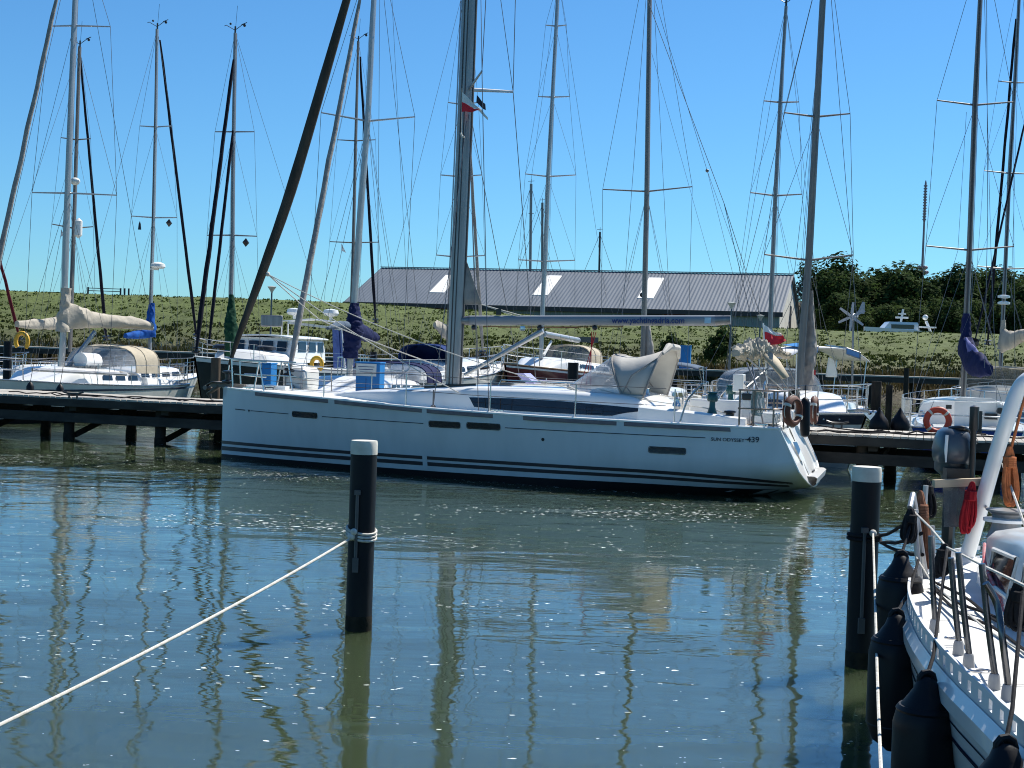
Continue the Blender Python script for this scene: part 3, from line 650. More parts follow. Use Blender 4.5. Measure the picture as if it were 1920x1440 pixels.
# ropes from the two near piles
b = MB(); a = Vector((p1.x - .08, p1.y - .12, .79)); e = Vector((-2.62, 6.9, .52)); d = (e - a)
b.tube(sag(a, a + d * 1.75, .12, 40), .0105, 7)
for k in range(3):
    zz = .80 + .028 * k
    b.tube([Vector((p1.x, p1.y, zz + .03 * math.sin(t * 2 * math.pi / 18 - .6))) + Vector((math.cos(t * 2 * math.pi / 18), math.sin(t * 2 * math.pi / 18), 0)) * .124 for t in range(18)], .012, 6, closed=True)
b.ball(a + Vector((.01, -.01, .02)), .035); b.ball(a + Vector((.03, -.02, .06)), .03)
b.single('mooring_rope', ropew, 'white mooring rope running from the lone pile out of the photo at left', 'rope')
b = MB(); a = at(1637, 1000, p2.y - .13); 
b.tube(smoothpts([a, at(1641, 1130, 9.0), at(1646, 1300, 7.2), at(1652, 1450, 5.6), at(1656, 1560, 4.8)], 8), .0085, 6); b.ball(a, .03)
b.single('mooring_rope', ropew, 'thin white rope hanging from the pile beside the black fenders', 'rope')
b = MB()
for k in range(2): b.tube([Vector((p2.x, p2.y, 1.02 + .03 * k)) + Vector((math.cos(t * 2 * math.pi / 18), math.sin(t * 2 * math.pi / 18), 0)) * .126 for t in range(18)], .015, 6, closed=True)
q = Vector((p2.x + .05, p2.y - .12, 1.04))
for i, (tx, ty, s_) in enumerate(((1722, 965, .02), (1728, 1000, .05), (1730, 1040, .03))): b.tube(wobble(sag(q, at(tx, ty, 9.35), s_, 10), .02, i), .013, 6)
b.single('mooring_rope', ropek, 'black mooring ropes tying the near boat to the capped pile', 'rope')

# ================================================================ lamps, pedestals, gate
def lamp(px, topy, Y, base, label):
    t = at(px, topy, Y); root = thing('lamp_post', (t.x, Y, base), label, 'lamp post', 'lamp posts along the far bank')
    b = MB(); b.tube([(t.x, Y, base), (t.x, Y, t.z - .35)], [.07, .05], 8); b.build('pole', lampm, root)
    b = MB(); b.lathe((t.x, Y, t.z - .42), [(.06, 0), (.1, .1), (.26, .34), (.28, .37), (.02, .42)], 14); b.build('lamp_shade', lampw, root)
lamp(510, 536, 88, 1.73, 'grey lamp post with pale conical head left of the furled genoa stay')
lamp(1372, 566, 88, 1.73, 'grey lamp post with pale conical head right of the boom end')
lamp(1426, 590, 99, gz(17, 99), 'darker lamp post farther back beside the red and white stern flag')
def pedestal(px, x0, x1, topy, Y, base, label, panel=False):
    a = at(x0, topy, Y); c = at(x1, topy, Y); x = (a.x + c.x) / 2; w_ = c.x - a.x
    root = thing('power_pedestal', (x, Y, base), label, 'power pedestal', 'blue power pedestals on the jetties')
    b = MB(); b.box((x, Y, (base + a.z) / 2), w_, .32, a.z - base, yaw=-.28); b.build('cabinet', pedb, root, smooth=False, bevel=.015)
    yw = -.28; fx = Vector((math.cos(yw), math.sin(yw), 0)); fn = Vector((math.sin(yw), -math.cos(yw), 0))
    if panel:
        c_ = Vector((x, Y, a.z - .155)) + fn * .165 - fx * w_ * .06
        b = MB(); b.obox(c_, fx * w_ * .42, fn * .008, (0, 0, .14)); pn = b.build('notice_panel', signw, root, smooth=False)
        for k in range(3):
            b = MB(); b.obox(c_ + fn * .012 + Vector((0, 0, .07 - .06 * k)), fx * w_ * (.34 - .05 * k), fn * .003, (0, 0, .006)); b.build('printed_line', letterb, pn, smooth=False)
        b = MB(); b.obox(Vector((x, Y, a.z - .6)) + fn * .163 - fx * w_ * .06, fx * .005, fn * .004, (0, 0, .26)); b.build('door_gap', letterb, root, smooth=False)
    b = MB(); b.box((x, Y, a.z + .012), w_ * 1.06, .36, .03, yaw=yw); b.build('lid', pedb, root, smooth=False, bevel=.01)
pedestal(695, 671, 719, 680, 32.2, .99, 'wide blue power pedestal with white notice panel on the jetty', True)
pedestal(505, 496, 515, 682, 32.6, .99, 'narrow plain blue power pedestal behind the bow of the big yacht')
pedestal(1284, 1275, 1296, 648, 88, 1.73, 'tall blue power pedestal on the far jetty behind the cream sprayhood')
def gate():
    p = at(165, 549, 121.5); q = at(226, 549, 121.5); z0 = crest_h(p.x) - .1
    root = thing('field_gate', ((p.x + q.x) / 2, 121.5, z0), 'low dark field gate standing on top of the dike at left', 'gate')
    zt = at(195, 541, 121.5).z
    b = MB()
    for z in (zt, zt - .22): b.bar((p.x, 121.5, z), (q.x, 121.5, z), .06, .06)
    b.build('rail', fasciam, root)
    for x in (p.x, q.x, q.x + .35, q.x + .7):
        b = MB(); b.bar((x, 121.5, z0 - .2), (x, 121.5, zt + .08), .12, .12); b.build('gate_post', fasciam, root)
gate()
# ================================================================ sailing boats: hull, deck, cabin, rails, rig
class Boat:
    """frame of one boat: s metres aft of the bow, t metres to the side (positive towards the camera side), z up"""
    def __init__(b, name, label, bow, d, L, beam, fb, group=None, draft=-.45, estern=.26, rake=.7, cat='sailing boat', full=1.0, tuck=.12):
        b.bow = Vector((bow[0], bow[1], 0)); b.d = Vector((d[0], d[1], 0)).normalized(); b.n = Vector((b.d.y, -b.d.x, 0))
        if b.n.y > 0 or (abs(b.n.y) < .3 and b.n.dot(-b.bow) < 0): b.n = -b.n
        b.L, b.beam, b.fb, b.draft, b.estern, b.rake, b.full, b.tuck = L, beam, fb, draft, estern, rake, full, tuck
        c = b.P(L * .5, 0, 0)
        b.root = thing(name, c, label, cat, group)
    def P(b, s, t, z): return b.bow + b.d * s + b.n * t + Vector((0, 0, z))
    def half(b, s):
        u = s / b.L
        return b.beam / 2 * stab(u, [(0, .02), (.05, .2), (.12, .42), (.22, .66), (.36, .88), (.55, 1), (.75, .97), (.9, .86 * b.full), (1, .72 * b.full)])
    def zs(b, s):
        u = s / b.L; f0, f1, f2 = b.fb
        return f0 * (1 - u) * (1 - 2 * u) + f1 * 4 * u * (1 - u) + f2 * u * (2 * u - 1)
    def zb(b, s):
        u = s / b.L; return stab(u, [(0, -.2), (.1, b.draft * .8), (.4, b.draft), (.7, b.draft * .8), (.88, -.12), (1, b.tuck)])
    def e(b, s): return stab(s / b.L, [(0, .5), (.15, .42), (.35, .28), (.6, .22), (1, b.estern)])
    def hs(b, s, z):           # half breadth of the hull side at height z
        zb, zs = b.zb(s), b.zs(s); u = min(max((z - zb) / (zs - zb), 0), 1)
        return b.half(s) * u ** b.e(s)
    def sx(b, s, z):           # bow rake and raked transom
        zs = b.zs(s); u = s / b.L; k = 0
        if u < .3: k += b.rake * (1 - max(z, -.3) / zs) * (1 - u / .3)
        if u > .85: k += -.35 * (max(z, 0) / zs) * (u - .85) / .15
        return s + k
    def side(b, s, z, sg=1, off=0.0): return b.P(b.sx(s, z), sg * (b.hs(s, z) + off), z)
    def hull(b, m, stripes=(), ns=34, boot=None):
        rows = []; Z = [0, .04, .1, .18, .28, .4, .52, .64, .76, .88, 1]
        for i in range(ns + 1):
            s = b.L * i / ns; zb, zs = b.zb(s), b.zs(s)
            zl = [lerp(zb, zs, q) for q in Z]
            rows.append([b.side(s, z, 1) for z in reversed(zl)] + [b.side(s, z, -1) for z in zl[1:]])
        mb = MB().loft(rows, cap1=True); h = mb.build('hull', m, b.root, angle=50)
        for (z0, z1, mm, nm) in stripes: b.stripe(nm, mm, z0, z1, h)
        return h
    def stripe(b, nm, mm, z0, z1, parent, s0=0.0, s1=None, off=.006, n=40):
        s1 = s1 if s1 is not None else b.L
        mb = MB()
        for sg in (1, -1):
            rows = []
            for i in range(n + 1):
                s = lerp(s0, s1, i / n); a = z0(s) if callable(z0) else z0; c = z1(s) if callable(z1) else z1
                rows.append([b.side(s, lerp(a, c, k / 2), sg, off) for k in range(3)])
            mb.loft(rows)
        return mb.build(nm, mm, parent)
    def patch(b, nm, mm, pts, parent, sg=1, off=.005, n=6):   # rectangle (s0,z0top,z0bot)->(s1,...) on the hull side
        (s0, zt0, zb0), (s1, zt1, zb1) = pts; rows = []
        for i in range(n + 1):
            u = i / n; s = lerp(s0, s1, u); rows.append([b.side(s, lerp(lerp(zt0, zt1, u), lerp(zb0, zb1, u), k / 3), sg, off) for k in range(4)])
        return MB().loft(rows).build(nm, mm, parent)
    def deck(b, m, toe=None, ns=30, camber=.05):
        rows = []
        for i in range(ns + 1):
            s = b.L * i / ns; z = b.zs(s); h = b.half(s)
            rows.append([b.P(b.sx(s, z), h * k / 4 * .995, z - .006 + camber * (1 - (k / 4) ** 2)) for k in range(-4, 5)])
        dk = MB().loft(rows).build('deck', m, b.root)
        mb = MB()
        for sg in (1, -1): mb.tube([b.side(b.L * i / ns, b.zs(b.L * i / ns) + .018, sg, -.012) for i in range(ns + 1)], .026, 6)
        mb.tube([b.side(b.L, b.zs(b.L) + .015, 1, -.012), b.side(b.L, b.zs(b.L) + .015, -1, -.012)], .022, 6)
        mb.build('toe_rail', toe or steel, b.root)
        return dk
    def cabin(b, m, s0, s1, w, h, win=None, winm=None, nwin=3, front=1.3, back=.25, slope=.16):
        rows = []; N = 22
        def prof(s):
            f = min(1, max(.03, (s - s0) / front)); f = f * f * (3 - 2 * f)
            g = min(1, max(.0, (s1 - s) / back)) if back else 1
            return h * min(f, .35 + .65 * g)
        def wid(s): return min(w, b.half(s) - .28) * (.72 + .28 * min(1, (s - s0) / (front * .9) + .05))
        b.cab = (prof, wid, s0, s1)
        for i in range(N + 1):
            s = lerp(s0, s1, i / N); z = b.zs(s); hh = prof(s); ww = wid(s)
            rows.append([b.P(s, q * ww, z + k * hh + .02) for q, k in ((-1, -.1), (-.985, .3), (-.95, .72), (-.88, .93), (-.7, 1.03), (-.35, 1.1), (0, 1.13), (.35, 1.1), (.7, 1.03), (.88, .93), (.95, .72), (.985, .3), (1, -.1))])
        c = MB().loft(rows, cap0=True, cap1=True).build('coachroof', m, b.root, angle=40)
        if nwin:
            a0, a1 = win or (s0 + front * .9, s1 - .35); g = .16
            l = (a1 - a0 - g * (nwin - 1)) / nwin
            for sg in (1, -1):
                for k in range(nwin):
                    q0 = a0 + k * (l + g); rr = []
                    for j in range(5):
                        s = q0 + l * j / 4; z = b.zs(s); hh = prof(s); ww = wid(s)
                        rr.append([b.P(s + (.06 if y > .5 and j == 0 else 0), sg * ww * (lerp(.985, .95, (y - .3) / .42) + .008), z + y * hh + .02) for y in (.32, .5, .68)])
                    MB().loft(rr).build('window', winm or glassm, c)
        return c
    def roofz(b, s): return b.zs(s) + b.cab[0](s) * 1.12 + .02
    def cockpit(b, m, s0, s1, h=.26):
        for sg in (1, -1):
            mb = MB(); rows = []
            for i in range(9):
                s = lerp(s0, s1, i / 8); z = b.zs(s); w = b.half(s) - .32; hh = h * (1 - .45 * i / 8)
                rows.append([b.P(s, sg * w, z - .02), b.P(s, sg * (w - .05), z + hh * .85), b.P(s, sg * (w - .12), z + hh), b.P(s, sg * (w - .22), z + hh), b.P(s, sg * (w - .27), z + hh * .8), b.P(s, sg * (w - .3), z - .02)])
            mb.loft(rows, cap0=True, cap1=True).build('cockpit_coaming', m, b.root)
        for sg in (1, -1):
            mb = MB(); p = b.P(lerp(s0, s1, .35), sg * (b.half(lerp(s0, s1, .35)) - .5), b.zs(s0) + h)
            mb.lathe(p, [(.08, 0), (.07, .05), (.055, .08), (.06, .14), (.045, .16), (.01, .165)], 12).build('winch', steel, b.root)
    def rails(b, n=5, h=.62, bowr=True, sternr=True, wire_r=.006, s0=1.1, s1=None, m=None, post_r=.012):
        m = m or steel; s1 = s1 or b.L - .9
        for k in range(n):
            s = lerp(s0 + .9, s1 - .6, k / max(1, n - 1))
            for sg in (1, -1):
                p = b.side(s, b.zs(s), sg, -.06); MB().tube([p, p + Vector((0, 0, h))], post_r, 6).build('stanchion', m, b.root)
        mb = MB()
        for sg in (1, -1):
            for zf in (.52, 1.0):
                mb.wire([b.side(lerp(s0, s1, i / 12), b.zs(lerp(s0, s1, i / 12)), sg, -.06) + Vector((0, 0, h * zf)) for i in range(13)], wire_r)
        mb.build('lifeline', m, b.root)
        if bowr:
            mb = MB(); r = .015
            for zf in (1.0, .5):
                pts = [b.side(s, b.zs(s), 1, -.05) + Vector((0, 0, h * zf)) for s in (s0, s0 * .6, .35)] + [b.P(-.12 if zf == 1 else .05, 0, b.zs(0) + h * zf + .02)] + [b.side(s, b.zs(s), -1, -.05) + Vector((0, 0, h * zf)) for s in (.35, s0 * .6, s0)]
                mb.tube(smoothpts(pts, 4), r, 6)
            for sg in (1, -1):
                for s in (s0, .42):
                    p = b.side(s, b.zs(s), sg, -.05); mb.tube([p, p + Vector((0, 0, h)) - b.d * .05], r, 6)
            mb.build('pulpit', m, b.root)
        if sternr:
            mb = MB(); r = .015
            for zf in (1.0, .5):
                pts = [b.side(s, b.zs(s), 1, -.05) + Vector((0, 0, h * zf)) for s in (s1, b.L - .35)] + [b.P(b.L - .12, q * b.half(b.L) * .8, b.zs(b.L) + h * zf) for q in (1, 0, -1)] + [b.side(s, b.zs(s), -1, -.05) + Vector((0, 0, h * zf)) for s in (b.L - .35, s1)]
                mb.tube(pts, r, 6)
            for sg in (1, -1):
                for s in (s1, b.L - .3):
                    p = b.side(s, b.zs(s), sg, -.05); mb.tube([p, p + Vector((0, 0, h))], r, 6)
            mb.build('pushpit', m, b.root)
    def anchor(b):
        z = b.zs(0); mb = MB(); mb.obox(b.P(.1, 0, z + .05), b.d * .32, b.n * .05, (0, 0, .03)); mb.tube([b.P(-.24, -.09, z + .05), b.P(-.24, .09, z + .05)], .05, 8)
        mb.tube([b.P(.4, 0, z + .1), b.P(-.3, 0, z + .08)], .02, 6); mb.loft([[b.P(-.1, -.15, z + .04), b.P(-.35, 0, z + .06), b.P(-.1, .15, z + .04)], [b.P(-.3, -.04, z - .16), b.P(-.42, 0, z - .2), b.P(-.3, .04, z - .16)]])
        mb.build('anchor', steel, b.root)
    def dodger(b, s0, h, w, m, wm=None, l=1.3, n=12):
        """arched spray hood standing on the coachroof"""
        z0 = lambda s: b.zs(s) + b.cab[0](min(s, b.cab[3] - .3)) * .9
        ar = [(s0, .05, .92), (s0 + l * .33, h * .93, 1.0), (s0 + l * .62, h * 1.0, 1.03), (s0 + l, h * .98, 1.06)]
        def arch(s, hh, k):
            zz = z0(s); return [b.P(s, w * k * math.copysign(abs(math.cos(a)) ** .55, math.cos(a)), zz + hh * abs(math.sin(a)) ** .6) for a in [math.pi * i / n for i in range(n + 1)]]
        rows = [arch(*a) for a in ar]
        fr = MB().loft([arch(lerp(ar[0][0], ar[1][0], i / 3), lerp(ar[0][1], ar[1][1], i / 3), lerp(ar[0][2], ar[1][2], i / 3)) for i in range(4)]).build('hood_window', wm or smokev, b.root)
        MB().loft(rows[1:]).build('sprayhood', m, b.root)
        mb = MB()
        for r_ in rows[1:]: mb.tube(r_, .018, 6)
        mb.tube(rows[0], .016, 6); mb.build('hood_frame', m, b.root)
    def bimini(b, s0, s1, w, z, m, legs=True, camber=.14):
        rows = []
        for i in range(9):
            s = lerp(s0, s1, i / 8); rows.append([b.P(s, w * k / 5, z + camber * (1 - (abs(k) / 5) ** 2.5) - .1 * (2 * i / 8 - 1) ** 4 + .015 * mnoise.noise(Vector((s * 2, k, 3)))) for k in range(-5, 6)])
        MB().loft(rows).build('bimini', m, b.root, solid=.02)
        if legs:
            mb = MB(); sm = (s0 + s1) / 2
            for sg in (1, -1):
                for s in (s0 + .1, sm, s1 - .1): mb.tube([b.P(sm, sg * (b.half(sm) - .15), b.zs(sm)), b.P(s, sg * w, z)], .014, 6)
            mb.build('bimini_frame', steel, b.root)
    # ---- rig
    def rig(b, pts, r, m, spr=(), ms=None, shr=True, fore=True, back=True, wr=.0055, topfit=False, chain=None, spm=None, foot=None, dz=None):
        """pts: mast axis, world points foot first; spr: list of (left tip, root, right tip) world points"""
        b.mast = [Vector(p) for p in pts]; foot, head = b.mast[0], b.mast[-1]; b.headp = head
        rr = [r * lerp(1, .72, max(0, i / (len(pts) - 1) - .45) / .55 if len(pts) > 2 else (1.0 if i else 0)) for i in range(len(pts))]
        mo = MB().tube(pts, rr, 10, flat=.72, flatdir=b.d).build('mast', m, b.root)
        mb = MB(); off = b.d * r * .98
        mb.tube([Vector(p) + off for p in pts], r * .22, 6); mb.build('sail_track', groove, mo)
        sm = b.ms if ms is None else ms
        for (l, c, q) in spr:
            mb = MB(); mb.tube([l, c], [.018, .028], 6); mb.tube([q, c], [.018, .028], 6); mb.build('spreader', spm or m, b.root)
        if shr:
            cs = sm + .25; ch = chain or (b.half(cs) - .12)
            sgn = [1, -1]
            cl = [b.P(cs, sg * ch, b.zs(cs)) for sg in sgn]
            # which chainplate is to the left of the photo
            right = Vector((1, 0, 0)); cl.sort(key=lambda p: p.x / p.y)
            for k in (0, 1):
                mb = MB(); tips = [t[0] if k == 0 else t[2] for t in spr]
                tips = sorted(tips, key=lambda p: p.z)
                mb.wire([cl[k]] + tips + [head], wr)
                roots = sorted([t[1] for t in spr], key=lambda p: p.z)
                for i, rt in enumerate(roots[1:]): mb.wire([tips[i], rt - Vector((0, 0, .05))], wr * .85)
                if roots:
                    mb.wire([cl[k] + b.d * .5, roots[0] - Vector((0, 0, .08))], wr * .85); mb.wire([cl[k] - b.d * .55, roots[0] - Vector((0, 0, .08))], wr * .85)
                mb.build('shroud', wirem, b.root)
        if fore: MB().wire([b.P(.1, 0, b.zs(0) + .05), head], wr).build('forestay', wirem, b.root)
        if back:
            mb = MB(); j = lerp(b.P(b.L - .1, 0, b.zs(b.L)), head, .22); mb.wire([j, head], wr); mb.wire([b.P(b.L - .15, b.half(b.L) * .8, b.zs(b.L)), j, b.P(b.L - .15, -b.half(b.L) * .8, b.zs(b.L))], wr * .9); mb.build('backstay', wirem, b.root)
        mb = MB()       # halyards and lines along the mast
        for k, q in enumerate((-1.5, 1.35, 2.3)):
            mb.wire([foot + b.n * (.03 * k) + b.d * r * q + Vector((0, 0, .2)), lerp(foot, head, .97 - .12 * k) + b.d * r * (.9 if q > 0 else -.9)], .0045)
        mb.build('halyard', wirem, b.root)
        if topfit:
            mb = MB(); h = head
            mb.tube([h, h + Vector((0, 0, .22))], .03, 6); mb.wire([h + Vector((0, 0, .1)), h + Vector((.28, 0, .32))], .012); mb.wire([h + Vector((.2, 0, .28)), h + Vector((.38, 0, .36))], .014)
            mb.wire([h + Vector((-.02, 0, .1)), h + Vector((-.3, 0, .25)), h + Vector((-.36, 0, .22))], .012); mb.ball(h + Vector((.3, 0, .26)), .05, 6); mb.ball(h + Vector((-.16, 0, .3)), .04, 6); mb.wire([h, h + Vector((.05, 0, .9))], .006)
            mb.build('wind_vane', plastk, b.root)
    def furl(b, p, q, m, r0, r1, name='furled_genoa', sagv=0.0, seed=1, n=26):
        pts = sag(p, q, sagv, n); rr = []
        for i in range(n + 1):
            u = i / n; rr.append((lerp(r0, r1, u) * .56 * (.55 + .45 * min(1, u * 9) * min(1, (1 - u) * 12 + .2))) * (1 + .10 * mnoise.noise(Vector((i * .6, seed, 0)))))
        pts = [x + Vector((mnoise.noise(Vector((i * .4, seed, 4))), mnoise.noise(Vector((i * .4, seed, 8))), 0)) * r0 * .14 for i, x in enumerate(pts)]
        o = MB().tube(pts, rr, 10).build(name, m, b.root)
        mb = MB(); pp = Vector(p); dd = (Vector(q) - pp).normalized(); mb.lathe(pp - dd * .12, [(.05, 0), (.13, .01), (.13, .03), (.06, .04), (.06, .13), (.13, .14), (.13, .16), (.03, .17)], 12, dd)
        mb.build('furling_drum', plastk, b.root); return o
    def cover(b, pts, prof, m, name='sail_cover', flat=.55, seed=2, n=14, fold=.38):
        """stowed mainsail under a cover: pts along the boom (mast end first), prof: (half height, half width) at each point; hangs irregularly"""
        rows = []; K = 5; P_ = smoothpts(pts, K); Q_ = []
        for i in range(len(P_)):
            u = i / K; k = min(int(u), len(prof) - 2); f = u - k; f = f * f * (3 - 2 * f); Q_.append((lerp(prof[k][0], prof[k + 1][0], f), lerp(prof[k][1], prof[k + 1][1], f)))
        pts, prof = P_, Q_; M_ = len(pts); n = max(n, 22)
        for i, p in enumerate(pts):
            t = (Vector(pts[min(i + 1, M_ - 1)]) - Vector(pts[max(i - 1, 0)])); t.z = 0; t.normalize(); sd_ = Vector((-t.y, t.x, 0)); hh, ww = prof[i]; row = []
            for k in range(n):
                a = 2 * math.pi * k / n; f = 1 + .16 * mnoise.noise(Vector((i * .2, math.cos(a) * 1.2, math.sin(a) * 1.2 + seed))) + fold * (abs(mnoise.noise(Vector((i * .55 + math.sin(a) * 1.6, seed * 3.1, math.cos(a) * .8)))) - .25)
                row.append(Vector(p) + sd_ * ww * math.cos(a) * f + Vector((0, 0, hh * math.sin(a) * f * (1.0 if math.sin(a) > 0 else .85))))
            rows.append(row)
        return MB().loft(rows, closed=True, cap0=True, cap1=True).build(name, m, b.root)
    def boom(b, p, q, r, m, name='boom'):
        o = MB().tube([p, q], r, 10).build(name, m, b.root); return o
    def sheath(b, p, q, r0, r1, m, name='mast_cover', seed=5):
        N_ = 26; pts = [Vector(p).lerp(Vector(q), i / N_) for i in range(N_ + 1)]; rows = []; e1 = b.d; e2 = b.n
        for i, c in enumerate(pts):
            r_ = lerp(r0, r1, i / N_); row = []
            for k in range(22):
                a = 2 * math.pi * k / 22; f = 1 + .14 * mnoise.noise(Vector((i * .25, math.cos(a), math.sin(a) + seed))) + .42 * (abs(mnoise.noise(Vector((i * .22 + math.sin(a), seed * 2.3, a * 1.1 if a < 3.14 else (6.283 - a) * 1.1)))) - .25)
                row.append(c + e1 * (r_ * math.cos(a) * f) + e2 * (r_ * .72 * math.sin(a) * f))
            rows.append(row)
        return MB().loft(rows, closed=True, cap0=True, cap1=True).build(name, m, b.root)

JAX = (0.282, 0.959)
def boat_at(name, label, footpx, Y, d, L, beam, ms, fb, **k):
    """a boat whose mast stands at the given place: ms metres aft of its bow"""
    m = at(footpx[0], footpx[1], Y); dv = Vector((d[0], d[1], 0)).normalized(); bow = (m.x - dv.x * ms, m.y - dv.y * ms)
    b = Boat(name, label, bow, d, L, beam, fb, **k); b.ms = ms; b.Y = Y; return b
def mp(b, L_, Y=None): return [at(x, y, Y or b.Y) for x, y in L_]
def sp(b, rows, Y=None):
    Y = Y or b.Y; return [tuple(at(x, y, Y) for x, y in r) for r in rows]
GRP = 'yachts moored behind the jetty'
NEG = (-.282, -.959)

# ---- white sloop at the left, bow to the jetty
b = boat_at('sailing_yacht', 'white sloop at left with sand coloured sail cover and sprayhood', (114, 700), 41, JAX, 9.6, 3.3, 3.9, (1.22, 1.02, 1.0), group=GRP)
b.hull(gel2, [(.88, .94, navy, 'gunwale_stripe'), (.20, .28, stripem, 'waterline_stripe'), (-.1, .13, black, 'boot_top')]); b.deck(deckm, steel)
b.cabin(gel, 2.2, 6.6, 1.15, .42, win=(4.3, 6.2), nwin=3); b.cockpit(gel, 6.5, 9.0); b.rails(5, s0=1.2); b.anchor()
b.dodger(5.4, .84, 1.2, canvass, clearv, 1.8)
b.rig(mp(b, [(113, 712), (118, 640), (123, 480), (129, 300), (141, 0), (147, -150)]), .115, alu, sp(b, [((92, 49), (138, 48), (207, 50)), ((60, 361), (128, 362), (219, 366))]), wr=.007)
b.furl(b.P(.1, 0, b.zs(0) + .5), at(110, -20, 38.6), canvasg, .14, .10, seed=3)
bp = [at(x, y, Y) for x, y, Y in ((120, 597, 41.0), (140, 595, 41.3), (168, 600, 41.8), (205, 603, 42.6), (245, 606, 43.4), (284, 612, 44.2))]
b.cover(bp, [(.46, .20), (.36, .2), (.27, .18), (.22, .16), (.20, .14), (.13, .1)], canvasw, seed=4)
b.sheath(at(118, 622, 41), at(125, 540, 41), .26, .15, canvasw, 'luff_cover')
b.boom(at(120, 605, 41), at(286, 616, 44.3), .06, alu)
MB().bar(at(122, 695, 41.2), at(178, 622, 42.4), .08, .1).build('boom_vang', alu, b.root)
mb = MB()
for i in range(5): mb.obox(b.P(4.1 + .3 * i, .2, b.roofz(4.6) + .03), b.d * .12, b.n * .35, (0, 0, .02))
mb.build('hatch', smokev, b.root)
mb = MB(); mb.tube([b.P(4.4, .3, b.roofz(4.4) + .2), b.P(5.2, .3, b.roofz(5.2) + .2)], .24, 12, flat=1.0); mb.build('life_raft', gel, b.root)
mb = MB(); mb.tube([at(60, 693, 38.5), at(236, 702, 41.4)], .05, 8); mb.build('spinnaker_pole', alu, b.root)
for px_, py_, lb_ in ((57, 716, 'small black fender hanging at the bow of the white sloop at far left'), (113, 720, 'small black fender hanging below the mast of the white sloop at left')):
    q = at(px_, py_, 37.0); f_ = thing('fender', q - Vector((0, 0, .5)), lb_, 'fender')
    MB().lathe(q - Vector((0, 0, .5)), [(.02, 0), (.09, .04), (.1, .1), (.1, .38), (.06, .46), (.02, .5)], 12).build('body', rubber, f_); MB().wire([q, q + Vector((0, .2, .45))], .008).build('rope', ropek, f_)
# ---- boat behind it, stern towards the camera, cream boom cover to the left
b = boat_at('sailing_yacht', 'far left yacht with short cream boom cover seen left of the sloop mast', (131, 660), 50, NEG, 9.2, 3.0, 3.6, (1.15, .95, .95), group=GRP)
b.hull(bluehull, [(.78, .86, gel, 'gunwale_stripe')]); b.deck(deckm); b.cabin(gel2, 2.0, 6.2, 1.0, .42, nwin=3); b.cockpit(gel2, 6.1, 8.8); b.rails(4)
b.rig(mp(b, [(131, 660), (134, 560), (140, 380), (150, 88)]), .09, alub, sp(b, [((114, 258), (143, 262), (170, 260)), ((97, 420), (138, 428), (175, 425))]), topfit=True, fore=False)
b.furl(at(199, 632, 53), at(151, 112, 50.2), blackc, .12, .07, seed=6)
bp = [at(x, y, Y) for x, y, Y in ((128, 605, 50), (100, 607, 49.2), (70, 609, 48.4), (32, 608, 47.4))]
b.cover(bp, [(.28, .16), (.24, .15), (.2, .13), (.12, .1)], canvasw, seed=9)
MB().lathe(at(143, 425, 49.7) + Vector((.08, 0, -.4)), [(.02, 0), (.13, .1), (.13, .6), (.02, .7)], 10).build('radar_reflector', signw, b.root)
MB().ball(at(141, 340, 49.7), .17, 8, .8).build('radar_dome', signw, b.root)
MB().add([at(114, 430, 49.9), at(114, 444, 49.9), at(121, 440, 49.9)], [(0, 1, 2)]).build('signal_pennant', flagw, b.root)
p = at(41, 640, 46.5); MB().tube([p + Vector((math.cos(a) * .2, 0, math.sin(a) * .27)) for a in [-.9 + .37 * i for i in range(14)]], .075, 8).single('horseshoe_buoy', yellowm, 'yellow horseshoe buoy on a stern rail at far left', 'lifebuoy')
# ---- boat at the left edge with a maroon furled sail
b = boat_at('sailing_yacht', 'yacht cut by the left edge with maroon furled headsail', (-60, 665), 53, NEG, 9.0, 3.0, 3.6, (1.1, .9, .9), group=GRP)
b.hull(gel2, [(.7, .8, redhull, 'gunwale_stripe')]); b.deck(deckm); b.cabin(gel, 2, 6.2, 1.0, .42); b.rails(4)
b.rig(mp(b, [(-60, 665), (-50, 300), (-40, -100)]), .09, alu, fore=False)
b.furl(at(36, 632, 55), at(-42, 320, 53.2), redc, .12, .08, seed=11)
# ---- bright blue cover boat
b = boat_at('sailing_yacht', 'white yacht with bright blue mast cover behind the sloop stern', (281, 668), 51, NEG, 9.0, 3.0, 3.5, (1.15, .95, .95), group=GRP)
b.hull(gel2, [(.7, .76, bluehull, 'gunwale_stripe')]); b.deck(deckm); b.cabin(gel, 1.9, 6.0, 1.0, .42, nwin=4); b.cockpit(gel, 6, 8.6); b.rails(5)
b.rig(mp(b, [(281, 668), (283, 560), (288, 405), (292, 236), (295, 55)]), .085, alu, sp(b, [((262, 236), (292, 238), (323, 236)), ((246, 405), (288, 408), (332, 408))]), topfit=True, fore=False)
b.furl(at(368, 628, 54.5), at(300, 75, 51.2), blackc, .115, .08, seed=13)
b.sheath(at(280, 632, 51), at(285, 568, 51), .30, .12, bluec, seed=3)
b.cover([at(x, y, Y) for x, y, Y in ((282, 624, 51), (262, 628, 50.3), (235, 630, 49.4))], [(.2, .14), (.16, .12), (.1, .08)], bluec, seed=14)
p = at(299, 497, 50.6); mb = MB(); mb.lathe(p + Vector((-.05, 0, -.12)), [(.2, 0), (.26, .06), (.24, .16), (.1, .22), (.01, .23)], 12); mb.box(p + Vector((-.2, .1, -.15)), .3, .1, .06); mb.build('radar_dome', signw, b.root)
p = at(317, 416, 50.8); mb = MB(); mb.lathe(p + Vector((0, 0, -.18)), [(.01, 0), (.13, .14), (.01, .28)], 4); mb.build('radar_reflector', plastk, b.root)
